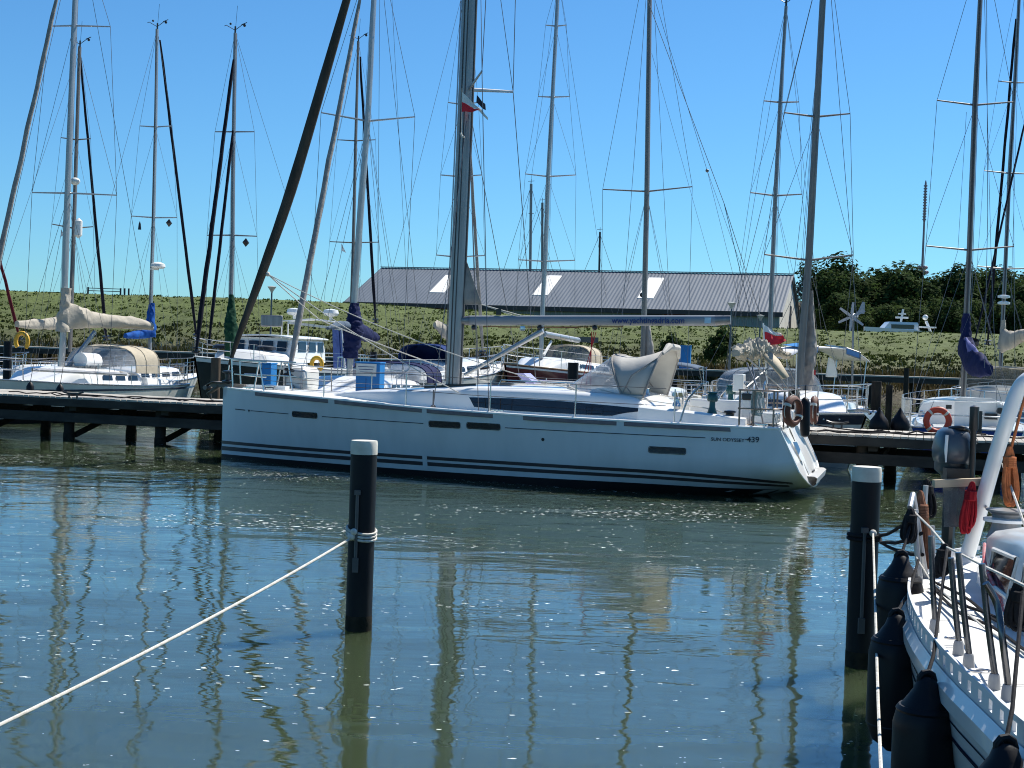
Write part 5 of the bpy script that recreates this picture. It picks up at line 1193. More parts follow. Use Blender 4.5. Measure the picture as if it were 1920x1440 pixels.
def _hs(s, z):
    o = _hs0(s, z); k = min(1, max(0, (s - 7.2) / 2.4)); k = k * k * (3 - 2 * k)
    if k <= 0: return o
    h, zb, zs, zc = yb.half(s), yb.zb(s), yb.zs(s), .50
    a_ = h * (.982 + .018 * (z - zc) / (zs - zc)) if z >= zc else h * .982 * max(0, (z - zb) / (zc - zb)) ** (.20 + .16 * max(0, s - 10.5) / 1.7)
    return o + (a_ - o) * k
yb.hs = _hs
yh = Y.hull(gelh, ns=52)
w1 = lambda a: (lambda s: stab(s, a))
Y.stripe('waterline_stripe', stripem, w1([(0, .285), (9, .35), (11, .30), (12.1, .235)]), w1([(0, .35), (9, .41), (11, .36), (12.1, .275)]), yh, .01, 12.0)
Y.stripe('waterline_stripe', stripem, w1([(0, .15), (9, .245), (11, .215), (12.1, .175)]), w1([(0, .235), (9, .305), (11, .265), (12.1, .215)]), yh, .01, 11.9)
Y.stripe('boot_top', black, lambda s: -.12, w1([(0, .07), (5, .11), (9, .15), (11.4, .13), (12.0, .11)]), yh, .0, 11.7)
for a, c, z0 in ((.0, 0, 0),):
    s_, z_ = near(797, 866); Y.patch('stripe_break', gelh, [(s_ - .05, .43, .14), (s_ + .05, .43, .14)], yh, off=.009)
def side_poly(nm, m, pts, parent, off=.008, close=True):
    return MB().add([Y.side(s, z, 1, off) for s, z in pts], [tuple(range(len(pts)))]).build(nm, m, parent, smooth=False)
def rrect(s0, s1, zc0, zc1, h, r=.03, n=3):
    P = []
    for (cs, cz, a0) in ((s1 - r, h / 2 - r, 0), (s0 + r, h / 2 - r, 90), (s0 + r, -h / 2 + r, 180), (s1 - r, -h / 2 + r, 270)):
        for k in range(n + 1):
            a = R_(a0 + 90 * k / n); s = cs + r * math.cos(a); P.append((s, lerp(zc0, zc1, (s - s0) / (s1 - s0)) + cz + r * math.sin(a)))
    return P
for (x0, y0, x1, y1, h) in ((549, 776, 594, 779.5, .092), (805, 794.5, 862, 797.5, .095), (876, 797.5, 937, 801, .095), (1217, 843, 1285, 846.5, .095)):
    a = near(x0, y0); c = near(x1, y1); 
    o = side_poly('hull_window', glassm, rrect(a[0], c[0], a[1], c[1], h), yh)
    MB().tube([Y.side(s, z, 1, .008) for s, z in rrect(a[0] - .008, c[0] + .008, a[1], c[1], h + .016)], .006, 4, closed=True).build('window_frame', plastk, o)
# styling line and lettering
def line(px0, py0, px1, py1, h=.014):
    a = near(px0, py0); c = near(px1, py1); n = 12
    MB().loft([[Y.side(lerp(a[0], c[0], i / n), lerp(a[1], c[1], i / n) + k * h / 2, 1, .007) for k in (-1, 1)] for i in range(n + 1)]).build('styling_line', letter, yh)
line(441, 767, 460, 769, .02); line(470, 770, 541, 776); line(604, 781, 794, 794); line(947, 802, 1327, 821); line(1427, 825, 1443, 826)
a = near(467, 770); side_poly('emblem', letter, [(a[0] - .035, a[1] + .02), (a[0] + .035, a[1] + .02), (a[0], a[1] - .04)], yh)
a = near(1018, 824); side_poly('skin_fitting', plastk, rrect(a[0] - .03, a[0] + .03, a[1], a[1], .06, .028), yh)
def hull_text(s, px, py, px2, py2, size, **k):
    a = near(px, py); c = near(px2, py2); p = Y.side(unsx(a[0], a[1]), a[1], 1, .012); q = Y.side(unsx(c[0], c[1]), c[1], 1, .012)
    text(s, size, p, q - p, Vector((0, 0, 1)), letter, yh, width=(q - p).length, **k)
hull_text('SUN ODYSSEY', 1333, 826, 1396, 829, .082, bold=.001); hull_text('439', 1400, 829, 1423, 829.5, .135, bold=.0015)
# rubbing strakes
for (x0, y0, x1, y1) in ((478, 736, 615, 751), (627, 752, 791, 770), (800, 771, 924, 779), (981, 784, 1156, 794), (1170, 795, 1394, 807)):
    a = near(x0, y0)[0]; c = near(x1, y1)[0]; rows = []
    for i in range(15):
        s = lerp(a, c, i / 14); z = Y.zs(s); f = .02 if i in (0, 14) else 1
        rows.append([Y.side(s, z + .0, 1, .004), Y.side(s, z - .008, 1, .034 * f), Y.side(s, z - .062, 1, .034 * f), Y.side(s, z - .07, 1, .004)])
    MB().loft(rows, cap0=True, cap1=True).build('rubbing_strake', rubm, yr)
MB().loft([[Y.side(lerp(1.0, 11.4, i / 20), Y.zs(lerp(1.0, 11.4, i / 20)) - z, -1, o) for z, o in ((0, .004), (.008, .034), (.062, .034), (.07, .004))] for i in range(21)]).build('rubbing_strake', rubm, yr)
Y.deck(deckm, gel, ns=44)
# coachroof
CW = [(2.55, .30), (3.0, .55), (3.6, .86), (4.4, 1.08), (5.2, 1.25), (6, 1.38), (7.5, 1.5), (8.6, 1.54), (9.35, 1.52)]
CH = [(2.55, .02), (3.0, .12), (3.6, .205), (4.4, .295), (5.2, .38), (5.9, .45), (7.5, .49), (8.5, .47), (9.0, .42), (9.3, .26), (9.42, .12)]
prof = [(1.0, -.06), (.985, .25), (.968, .55), (.945, .78), (.90, .90), (.80, .96), (.5, 1.03), (.25, 1.06), (0, 1.07)]
def roofpt(s, q, k): return Y.P(s, q * stab(s, CW), Y.zs(s) + k * stab(s, CH) + .02)
rows = []
for i in range(46):
    s = lerp(2.55, 9.42, i / 45); rows.append([roofpt(s, -q, k) for q, k in prof] + [roofpt(s, q, k) for q, k in reversed(prof[:-1])])
cr_ = MB().loft(rows, cap0=True, cap1=True).build('coachroof', gel, yr, angle=60)
def roofside(s, z, off=.008):
    k = (z - Y.zs(s) - .02) / stab(s, CH); q = tab(k, [(b_, a_) for a_, b_ in prof]); return Y.P(s, q * stab(s, CW) + off, z)
def inv(px, py):
    t = 1.4
    for _ in range(6): s, z = ML(px, py, t); t = (roofside(s, z, 0) - Y.P(s, 0, z)).dot(Y.n)
    return s, z
wt = [inv(880, 745), inv(960, 747), inv(1050, 752), inv(1140, 760), inv(1222, 767.5)]; wb = [inv(893, 763), inv(960, 770), inv(1050, 775), inv(1146, 780), inv(1166, 775), inv(1223, 768.5)]
rows = []
for i in range(31):
    u = i / 30; s = lerp(wt[0][0], wt[-1][0], u); zt = tab(s, wt); zb = max(tab(s, wb), zt - .001 - .21 * min(1, max(0, (s - wt[0][0]) / .13))) if s < wb[0][0] else tab(s, wb)
    zb = min(zb, zt - .002); rows.append([roofside(s, lerp(zb, zt, k / 4), .009) for k in range(5)])
cw_ = MB().loft(rows).build('cabin_window', glassm, cr_)
rows = [[Y.P(p.x, 0, 0)] for p in []]
def curtain(px0, px1):
    a = inv(px0, 757); c = inv(px1, 768); MB().loft([[roofside(lerp(a[0], c[0], i / 4), z, .012) for z in (lerp(a[1], c[1], i / 4) - .07, lerp(a[1], c[1], i / 4) + .07)] for i in range(5)]).build('curtain_reflection', bgrey, cw_)
for x0, x1 in ((1100, 1131),):
    P_ = [inv(x0, 763), inv(x1, 763), inv(x1, 775), inv(x0, 775)]; MB().tube([roofside(s, z, .012) for s, z in P_], .006, 4, closed=True).build('portlight_frame', plastk, cw_)
# the same long window on the far side
MB().loft([[Y.P(s, -stab(s, CW) * .97 - .01, Y.zs(s) + .1), Y.P(s, -stab(s, CW) * .95 - .01, Y.zs(s) + .28)] for s in [5.9 + .3 * i for i in range(11)]]).build('cabin_window', glassm, cr_)
for s0, s1, t_ in ((3.35, 3.9, 0), (4.25, 4.75, 0), (6.0, 6.45, .45), (6.0, 6.45, -.45)):
    MB().loft([[roofpt(s, q / stab(s, CW), 1.12) + Vector((0, 0, .0)) for q in (t_ - .26, t_, t_ + .26)] for s in (s0, (s0 + s1) / 2, s1)]).build('deck_hatch', smokev, yr, solid=.03)
a = MLp(967, 700, -.35); MB().prism([MLp(967, 700, -.35), MLp(982, 700, -.35), MLp(1006, 723, -.1), MLp(992, 724, -.1)], Y.n * -.5).build('open_hatch', mat('lavender_acrylic', (.40, .38, .60), (.34, .32, .52), 2, .25), yr, smooth=False)
for t_ in (.75, -.75): MB().bar(roofpt(4.7, t_ / 1.2, 1.06), roofpt(5.75, t_ / 1.38, 1.06), .035, .04).build('genoa_track', plastk, yr)
for t_ in (.7, -.7): MB().tube([roofpt(6.2, t_ / 1.4, 1.02), roofpt(6.25, t_ / 1.4, 1.24), roofpt(7.7, t_ / 1.5, 1.2), roofpt(7.75, t_ / 1.5, 1.0)], .014, 6).build('grab_rail', steel, yr)
mb = MB()
for t_ in (-.35, -.2, .2, .35, .5): mb.wire([roofpt(5.2, t_ * .4, 1.1), roofpt(6.2, t_ / 1.4, 1.1), roofpt(7.9, t_ / 1.5, 1.1)], .008)
mb.build('deck_lines', ropew, yr)
# mast, boom, vang
m0 = MLp(849, 724, 0); m1 = MLp(870, 250, 0); m2 = MLp(879.5, 0, 0); up = (m2 - m1).normalized(); mtop = m2 + up * 8.4
mo = MB().tube([m0 - Vector((0, 0, .1)), m0.lerp(m1, .5), m1, m2, m2 + up * 4, mtop], [.152, .152, .15, .148, .14, .10], 16, flat=.66, flatdir=Y.d).build('mast', alum, yr)
mb = MB()
for o in (-.05, .02): mb.tube([m0 + Y.n * .098 + Y.d * o, m1 + Y.n * .098 + Y.d * o, m2 + Y.n * .096 + Y.d * o], .012, 4)
mb.tube([m0 + Y.d * .15, m1 + Y.d * .148, m2 + Y.d * .146], .03, 6); mb.build('mast_groove', groove, mo)
MB().lathe(m0 - Vector((0, 0, .06)), [(.3, 0), (.27, .04), (.2, .09), (.17, .1)], 14).build('mast_collar', plastk, mo)
mb = MB()
for q, r_ in ((-.16, .007), (-.175, .006), (.17, .006)): mb.wire([m0 + Y.d * q + Vector((0, 0, .1)), m2 + Y.d * q], r_)
mb.build('halyard', wirem, mo)
rt = MLp(879, 168, 0)
tipf = MLp(962, 172, -1.05); tipn = tipf + Y.n * 2.1; mb = MB(); mb.tube([rt, tipn], [.04, .024], 8, flat=.6); mb.build('spreader', alu, yr); 
MB().tube([rt, tipf], [.04, .024], 8, flat=.6).build('spreader', alu, yr)
for sg, tip in ((1, tipn), (-1, tipf)):
    chp = Y.P(ML(917, 772, 1.7)[0], sg * 1.72, Y.zs(6)); mb = MB(); tip2 = tip + up * 5.0 - Y.n * sg * .25; rt2 = rt + up * 5.0
    mb.wire([chp, tip, tip2, mtop], .0085); mb.wire([tip, rt2], .007); mb.wire([Y.P(5.15, sg * 1.45, Y.zs(5)), rt - up * .3], .0085); mb.wire([Y.P(6.1, sg * 1.6, Y.zs(6)), rt - up * .25], .007)
    mb.tube([tip2, rt2], .025, 6); mb.lathe(Y.P(5.15, sg * 1.45, Y.zs(5)), [(.05, 0), (.05, .05), (.015, .07), (.015, .35)], 8); mb.build('shroud', wirem, yr)
mb = MB(); bs = lerp(Y.P(12, 0, 1.2), mtop, .25); mb.wire([bs, mtop], .006); mb.wire([Y.P(11.6, 1.6, 1.22), bs, Y.P(11.6, -1.6, 1.22)], .006); mb.build('backstay', wirem, yr)
# furled genoa on its stay
g = [MLp(x, y, 0) for x, y in ((430, 684), (444, 640), (467, 578), (497, 496), (545, 358), (607, 148), (651, -4), (681, -108), (711, -212))]
gr = [.028, .056, .076, .097, .113, .102, .08, .07, .055]
gp = smoothpts(g, 6); rr = []
for i in range(len(gp)):
    u = i / 6; k = min(int(u), 7); rr.append(lerp(gr[k], gr[k + 1], u - k) * (1 + .07 * mnoise.noise(Vector((i * .5, 3, 0)))))
gm = mat('taupe_uv_strip', (.050, .043, .036), (.082, .070, .058), 1.2, .85, bump=.012, bscale=5, stretch=(3, 3, .5))
MB().tube(gp + [mtop - Y.d * .1], rr + [.02], 12).build('furled_genoa', gm, yr)
MB().wire([Y.P(.05, 0, 1.45), g[0]], .012).build('forestay', steel, yr)
MB().lathe(Y.P(.08, 0, 1.55), [(.05, 0), (.12, .02), (.12, .05), (.05, .07), (.05, .2), (.12, .22), (.12, .25), (.04, .27)], 14).build('furling_drum', plastk, yr)
cl = MLp(502, 514, 0); mb = MB(); mb.tube(sag(cl, Y.P(5.6, 1.3, 1.6), .10, 24), .011, 6); mb.tube(sag(cl, MLp(600, 600, -.6), .02, 10) + sag(MLp(600, 600, -.6), Y.P(5.6, -1.3, 1.7), .05, 14)[1:], .011, 6); mb.tube(sag(cl, Y.P(7.8, 1.25, 1.75), .2, 24), .009, 6); mb.ball(cl, .05, 6); mb.build('genoa_sheet', ropew, yr)
# boom
bl, br = MLp(880, 601, 0), MLp(1342, 601, 0); bx = (br - bl).normalized()
bo = MB().tube([bl, br], .098, 16, flat=.7, flatdir=(0, 0, 1)).build('boom', alukey, yr)
MB().tube([br - bx * .01, br + bx * .28 + Vector((0, 0, .015))], [.10, .085], 12, flat=.7, flatdir=(0, 0, 1)).build('boom_end', alud, bo)
MB().tube([bl - bx * .17, bl + bx * .02], [.07, .10], 12, flat=.8, flatdir=(0, 0, 1)).build('gooseneck', alud, bo)
q = br - bx * .14 + Y.n * .074; MB().obox(q, bx * .06, Vector((0, 0, .055)), Y.n * .004).build('boom_sticker', mat('pale_blue_sticker', (.35, .55, .70), None, 4, .4), bo, smooth=False)
ta = MLp(1147, 606, .085); tb_ = MLp(1283, 607, .085)
text('www.yachtingadria.com', .165, ta, bx, Vector((0, 0, 1)), letterb, bo, bold=.003, width=(tb_ - ta).length)
mb = MB(); mb.tube([bl + bx * .6 - Vector((0, 0, .13)), bl + bx * 3.1 - Vector((0, 0, .12))], .01, 6); mb.tube([bl + bx * .3 - Vector((0, 0, .115)), bl + bx * 2.2 - Vector((0, 0, .14))], .008, 6); mb.build('reefing_line', ropeb, bo)
for f in (.1, 1.45, 2.55): MB().ball(bl + bx * f - Vector((0, 0, .14)), .055, 6).build('block', plastk, bo)
MB().box(bl + bx * .6 + Vector((0, 0, .17)), .1, .05, .12).build('block', plastk, bo)
MB().tube([MLp(871, 703, 0), MLp(1018, 620, 0)], [.035, .055], 10).build('boom_vang', alu, yr)
mb = MB(); ms_ = bl + bx * 1.35 - Vector((0, 0, .13)); pm = roofpt(7.2, 0, 1.1)
MB().lathe(bl + bx * 1.1 - Vector((0, 0, .2)), [(.05, 0), (.06, .04), (.05, .09)], 8).build('block', steel, bo)
mb = MB()
for k in (-.1, .0, .12): mb.wire([MLp(1113, 622, 0) + Y.d * k * .4, Y.P(7.75, k * 4, 1.76)], .008)
mb.build('mainsheet', roper, yr)
# little triangle of mainsail at the mast slot
c0, c1, c2 = MLp(870, 476, 0), MLp(866, 571, 0), MLp(903, 571, 0); rows = []
for i in range(9):
    u = i / 8; a_, b_ = c0.lerp(c1, u), c0.lerp(c2, u); rows.append([a_.lerp(b_, k / 6) + Y.n * (.04 * math.sin(k) * u) for k in range(7)])
MB().loft(rows).build('mainsail_clew', canvasg, yr, solid=.008)
mb = MB(); mb.wire([c2, bl + bx * 1.05 + Vector((0, 0, .1))], .011); mb.wire([c2, bl + bx * .9 + Vector((0, 0, .1))], .009); mb.build('outhaul', ropew, yr)
# sprayhood
def hoop(sb, st, w_, zb_, zt, n=18, e=.5, crown=.0):
    P = []
    for i in range(n + 1):
        a = math.pi * i / n; c = math.copysign(abs(math.cos(a)) ** e, math.cos(a)); h = abs(math.sin(a)) ** .75
        P.append(Y.P(lerp(sb, st, h) - crown * (1 - c * c), c * w_, lerp(zb_, zt, h)))
    return P
h0 = hoop(7.95, 7.7, 1.22, 1.69, 1.80, crown=.2); h1 = hoop(8.72, 8.40, 1.24, 1.68, 2.42); h2 = hoop(8.9, 8.86, 1.26, 1.67, 2.39); h3 = hoop(9.12, 9.40, 1.27, 1.64, 2.56)
hc = MB().loft([h1, hoop(8.8, 8.62, 1.25, 1.675, 2.385), h2, hoop(9.02, 9.14, 1.265, 1.66, 2.46), h3]).build('sprayhood', hoodm, yr, solid=.012)
hw = MB().loft([[h0[k].lerp(h1[k], f) for k in range(19)] for f in (0, .25, .5, .75, 1)]).build('hood_window', clearv, yr)
for hp, nm in ((h1, 'front_hoop'), (h3, 'rear_hoop')): MB().tube(hp, .02, 8).build(nm, canvasg, hc)
mb = MB()
for sg, k in ((1, 0), (-1, 18)):
    mb.tube([h1[k], h2[k] + Vector((0, 0, .38)) + Y.n * sg * .015, h3[5 if k == 0 else 13] + Y.n * sg * .012], .012, 6); mb.tube([h1[4 if k == 0 else 14] + Y.n * sg * .015, h2[k] + Vector((0, 0, .05)) + Y.n * sg * .015], .012, 6)
mb.build('hood_seam', canvasg, hc)
mb = MB(); mb.tube([Y.P(s, 1.28, 1.66 + .03 * (9.1 - s)) for s in (7.9, 8.4, 8.8, 9.12)], .03, 6); mb.tube(h0, .025, 6); mb.build('hood_skirt', hoodm, hc)
MB().tube([h3[6] + Y.d * .02, h3[8] + Y.d * .04 + Vector((0, 0, .05)), h3[10] + Y.d * .03 + Vector((0, 0, .04)), h3[13] + Y.d * .02], [.03, .07, .06, .03], 8).build('rolled_flap', hoodm, hc)
# cockpit: coamings, seats, wheels, table, winches
Y.cockpit(gel, 9.15, 11.05, .30)
for sg in (1, -1):
    mb = MB(); mb.obox(Y.P(9.75, sg * 1.05, 1.45), Y.d * .06, Y.n * .22, (0, 0, .22)); mb.build('seat_cushion', cushion, yr, bevel=.03)
    mb = MB(); mb.obox(Y.P(10.3, sg * .95, 1.22), Y.d * .8, Y.n * .28, (0, 0, .03)); mb.build('cockpit_seat', teak, yr, bevel=.01)
    p = MLp(1335, 776, 1.5 * 1) if sg > 0 else Y.P(10.35, -1.5, 1.5)
    mb = MB()
    mb.lathe(p, [(.095, 0), (.085, .03), (.055, .12), (.05, .23)], 12)
    mb.lathe(p + Vector((0, 0, .22)), [(.085, 0), (.1, .03), (.095, .1), (.075, .14), (.1, .15), (.095, .17), (.02, .175)], 14); mb.build('primary_winch', teal, yr)
    p = MLp(1368, 787, 1.55) if sg > 0 else Y.P(10.75, -1.55, 1.4)
    MB().lathe(p - Vector((0, 0, .04)), [(.10, 0), (.10, .05), (.075, .07), (.075, .15), (.11, .17), (.10, .2), (.02, .21)], 14).build('winch', plastk, yr)
    c = Y.P(11.1, sg * .85, 1.58); ring = [c + (Y.n * math.cos(a) + Vector((0, 0, 1)) * math.sin(a)) * .42 for a in [2 * math.pi * i / 28 for i in range(28)]]
    wh = MB().tube(ring, .016, 6, closed=True).build('steering_wheel', steel, yr); mb = MB()
    for k in range(5): mb.wire([c, ring[int(k * 28 / 5)]], .008)
    mb.build('spoke', steel, wh)
    mb = MB(); mb.obox(Y.P(10.96, sg * .85, 1.42), Y.d * .09, Y.n * .15, (0, 0, .28)); mb.build('steering_pedestal', gel, yr, bevel=.03)
    MB().obox(Y.P(11.0, sg * .85, 1.74), Y.d * .12, Y.n * .17, (0, 0, .06)).build('instrument_pod', plastk, yr, bevel=.02)
MB().obox(Y.P(10.3, 0, 1.38), Y.d * .5, Y.n * .16, (0, 0, .26)).build('cockpit_table', gel, yr, bevel=.03)
MB().obox(MLp(1386, 718, -.4), Y.d * .1, Y.n * .18, (0, 0, .17)).build('liferaft_case', gel, yr, bevel=.02)
# stanchions, rails, lifelines
for (x, y, yt) in ((605, 743, 712), (759, 758, 698), (917, 773, 722), (1077, 783, 723), (1263, 794, 705)):
    s = near(x, y)[0]; h = .62 if x not in (605,) else .5
    for sg in (1, -1):
        p = Y.side(s, Y.zs(s), sg, -.05); MB().tube([p, p + Vector((0, 0, h))], .013, 6).build('stanchion', steel, yr)
a = near(1272, 796)[0]
for sg in (1, -1):
    p = Y.side(a, Y.zs(a), sg, -.07); MB().tube(smoothpts([p, p + Y.d * .10 + Vector((0, 0, .35)), p + Y.d * .16 + Vector((0, 0, .48)), p + Y.d * .40 + Vector((0, 0, .74))], 5), .017, 6).build('gate_rail', steel, yr)
mb = MB()
for sg in (1, -1):
    for f in (.32, .62): mb.wire([Y.side(s, Y.zs(s), sg, -.05) + Vector((0, 0, f * (.8 if s < 3.2 else 1))) for s in (1.25, 2.7, 4.5, 6.1, 7.9, 9.7)], .006)
mb.build('lifeline', wirem, yr)
mb = MB()
for zf in (.62, .32):
    mb.tube(smoothpts([Y.side(s, Y.zs(s), 1, -.05) + Vector((0, 0, zf)) for s in (1.3, .8, .35)] + [Y.P(.0, 0, 1.44 + zf + .03)] * (1 if zf > .5 else 0) + ([Y.side(s, Y.zs(s), -1, -.05) + Vector((0, 0, zf)) for s in (.35, .8, 1.3)] if zf > .5 else []), 4), .016, 6)
mb.tube(smoothpts([Y.side(s, Y.zs(s), -1, -.05) + Vector((0, 0, .32)) for s in (.35, .8, 1.3)], 3), .016, 6)
for sg in (1, -1):
    for s, ds in ((1.25, -.12), (.95, .1), (.3, -.05)): p = Y.side(s, Y.zs(s), sg, -.06); mb.tube([p, p + Vector((0, 0, .62)) + Y.d * ds], .016, 6)
mb.build('pulpit', steel, yr)
pushm = mat('dull_pushpit_tube', (.16, .12, .10), (.22, .19, .17), 6, .35, metal=.8)
mb = MB(); mb.tube([Y.P(11.72, .75, 1.88), Y.P(11.73, .25, 1.88), Y.P(11.73, -.25, 1.88), Y.P(11.72, -.75, 1.88)], .008, 6)
for zf in (.34, .66):
    for sg in (1, -1): mb.tube(smoothpts([Y.P(s, sg * t_, 1.22 + zf) for s, t_ in ((10.95, 2.04), (11.4, 1.98), (11.62, 1.85), (11.7, 1.45), (11.72, .75))], 4), .016, 6)
for sg in (1, -1):
    for s, t_ in ((10.98, 2.04), (11.22, 2.0), (11.55, 1.9), (11.68, 1.4), (11.7, .78)): mb.tube([Y.P(s, sg * t_, 1.2), Y.P(s, sg * t_, 1.88)], .017, 6)
mb.build('pushpit', pushm, yr)
# bow gear
mb = MB(); mb.bar(Y.P(.5, 0, 1.5), Y.P(-.28, 0, 1.5), .16, .08); mb.loft([[Y.P(s, t_, z) for s, t_, z in r] for r in ([(.1, -.1, 1.56), (.1, .1, 1.56)], [(-.2, -.17, 1.58), (-.2, .17, 1.58)], [(-.45, -.02, 1.48), (-.45, .02, 1.48)])]); mb.tube([Y.P(-.38, -.12, 1.44), Y.P(-.38, .12, 1.44)], .05, 8); mb.loft([[Y.P(-.1, -.13, 1.5), Y.P(-.1, .13, 1.5)], [Y.P(-.36, -.1, 1.32), Y.P(-.36, .1, 1.32)], [Y.P(-.3, -.02, 1.2), Y.P(-.3, .02, 1.2)]]); mb.build('bow_anchor', ropeb if False else mat('galvanised_anchor', (.20, .17, .14), (.14, .12, .10), 5, .6, metal=.3), yr, solid=.02)
MB().obox(Y.P(.95, -.1, 1.5), Y.d * .45, Y.n * .1, (0, 0, .035)).build('gangplank', gel, yr, smooth=False)
MB().lathe(Y.P(1.05, 0, 1.43), [(.09, 0), (.09, .06), (.12, .08), (.12, .11), (.05, .13)], 12).build('windlass', steel, yr)
for s in (.75, 6.55, 11.35):
    for sg in (1, -1):
        p = Y.side(unsx(s, 1.2), Y.zs(s), sg, -.12); mb = MB(); mb.tube([p - Y.d * .12 + Vector((0, 0, .07)), p + Y.d * .12 + Vector((0, 0, .07))], .016, 6); mb.bar(p - Y.d * .04, p - Y.d * .04 + Vector((0, 0, .07)), .03, .03); mb.bar(p + Y.d * .04, p + Y.d * .04 + Vector((0, 0, .07)), .03, .03); mb.build('deck_cleat', steel, yr)
# transom: scooped steps and swim platform
def tr(u, z, off=0.0):       # point on the raked transom: u from -1 (far side) to 1 (near side)
    s = 12.27; zz = max(z, Y.zb(s) + .001); return Y.P(Y.sx(s, zz), u * Y.hs(s, zz), zz) + Y.d * off
MB().tube([tr(1, z, .004) for z in [1.2 - .1 * i for i in range(11)]] + [tr(q, .16, .004) for q in (.8, .4, 0, -.4, -.8)] + [tr(-1, .2 + .1 * i, .004) for i in range(11)], .018, 6).build('transom_edge', gel, yr)
MB().loft([[tr(q, z, .004 + .05 * (1 - (2 * f - 1) ** 2) * (1 - q * q)) for q in [-1 + j / 8 for j in range(17)]] for f, z in [(i / 12, lerp(.17, 1.2, i / 12)) for i in range(13)]]).build('transom_skin', gel, yr)
rows = []
for i in range(9):
    f = i / 8; z = lerp(.40, 1.19, f); w_ = lerp(.50, .30, f)
    rows.append([tr(q, z, o) for q, o in ((w_ + .03, .045), (w_, .075), (w_ - .05, -.01), (.0, -.05), (-w_ + .05, -.01), (-w_, .075), (-w_ - .03, .045))])
MB().loft(rows).build('stair_recess', gel2, yr)
MB().loft([[tr(q, .36, o) + Vector((0, 0, z)) for q in (-.72, -.4, 0, .4, .72)] for o, z in ((-.04, .02), (.14, .02), (.19, -.01), (.17, -.12), (.06, -.2))]).build('swim_platform', gel, yr)
MB().obox(tr(.05, .40, .06), Y.d * .015, Y.n * .2, (0, 0, .012)).build('ladder_slot', plastk, yr)
MB().loft([[tr(q, z, .06 + o) for q, o in ((.68, 0), (.62, .06), (.55, .05), (.52, 0))] for z in (.66, .72, .9, .98)]).build('transom_locker', gel, yr)
text('K', .10, tr(.0, .20, .20), -Y.n, Vector((0, 0, 1)), letter, yr, name='transom_emblem')
# gathered bimini on its folded frame
pA, pB = MLp(1380, 662, 1.15), MLp(1476, 668, -1.15)
bp = [pA.lerp(pB, i / 14) + Vector((0, 0, .10 * math.sin(math.pi * i / 14) + .05 * mnoise.noise(Vector((i * 1.1, 2, 0))))) for i in range(15)]
Y.cover(bp, [(.06 + .13 * math.sin(math.pi * min(1, i / 11)) ** .7 * (1 + .5 * mnoise.noise(Vector((i * 1.3, 7, 1)))), .10 + .08 * abs(mnoise.noise(Vector((i * 1.7, 3, 1))))) for i in range(15)], canvasw, 'folded_bimini', seed=71, n=26, fold=1.1)
rows = [[MLp(x, y, t_) for x, y, t_ in r] for r in (((1428, 664, .2), (1446, 660, -.1)), ((1446, 684, .1), (1462, 676, -.2)), ((1470, 710, .0), (1480, 706, -.2)))]
MB().loft(rows).build('bimini_flap', canvass, yr, solid=.03)
mb = MB()
for pts in (((1400, 680, 1.1), (1424, 738, 1.5)), ((1410, 684, 1.1), (1432, 800, 1.6)), ((1476, 680, -1.1), (1500, 740, -1.3)), ((1440, 690, 0), (1400, 726, 1.2)), ((1452, 690, -.4), (1486, 740, -.8)), ((1402, 672, 1.1), (1470, 732, -.6))): mb.tube([MLp(*pts[0]), MLp(*pts[1])], .016, 6)
mb.build('bimini_frame', alud, yr)
# things hung on the stern
lifebuoy(MLp(1487, 771, 1.55), .222, .072, 0, lifebr, 'brown orange horseshoe lifebuoy hanging on the near side of the big yacht stern rail', 'horseshoe_buoy', nb=2, axis=(.74, -.67, 0), a0=3.6)
lifebuoy(MLp(1527, 769, -.9), .222, .066, 0, lifebr, 'second brown lifebuoy at the far corner of the big yacht stern rail', 'horseshoe_buoy', nb=2, axis=(.95, -.3, 0), a0=3.6)
p = MLp(1509, 820, 1.1); q = MLp(1510, 745, 1.1); dq = (q - p)
root = thing('fender', p, 'slim black fender hanging upright over the big yacht transom', 'fender'); MB().lathe(p, [(.02, 0), (.07, .03), (.088, .12), (.088, dq.length - .1), (.06, dq.length - .03), (.02, dq.length)], 14, dq).build('body', rubber, root); MB().wire([q, q + Vector((0, 0, .22))], .008).build('rope', ropek, root)
st0, st1 = MLp(1438, 720, -.1), MLp(1431, 606, -.1)
def flag(name, label, P0, P1, P2, P3, bands, wob=.05, nu=14, nv=6, staff=None):
    """corners: hoist top, fly top, fly bottom, hoist bottom"""
    root = thing(name, P3, label, 'flag')
    if staff: MB().tube(staff, .014, 6).build('staff', gel, root)
    for i, (f0, f1, m_) in enumerate(bands):
        rows = []
        for k in range(nu + 1):
            u = k / nu; a_ = P0.lerp(P1, u); c_ = P3.lerp(P2, u); wv = Vector((0, -1, 0)) * wob * u * math.sin(u * 8 + .6) + Vector((0, 0, 1)) * wob * .5 * u * math.sin(u * 6 + 1)
            rows.append([a_.lerp(c_, lerp(f0, f1, j / nv)) + wv * (1 + .5 * math.sin(j + i)) for j in range(nv + 1)])
        MB().loft(rows).build('cloth_band', m_, root)
flag('ensign', 'white over red flag flying on a staff above the big yacht stern', MLp(1430, 608, -.1), MLp(1463, 626, -.3), MLp(1474, 640, -.3), MLp(1431, 650, -.1), [(0, .32, flagw), (.32, 1, flagr)], .05, staff=[st0, st1])
flag('courtesy_flag', 'white and red flag hoisted below the big mast spreader', MLp(866, 172, .5), MLp(902, 206, .5), MLp(896, 208, .5), MLp(865, 210, .5), [(0, .5, flagw), (.5, 1, flagr)], .03)
flag('pennant', 'small black pennant just right of the red and white flag on the big mast', MLp(894, 178, .7), MLp(910, 196, .7), MLp(911, 208, .7), MLp(893, 192, .7), [(0, 1, flagk)], .03)
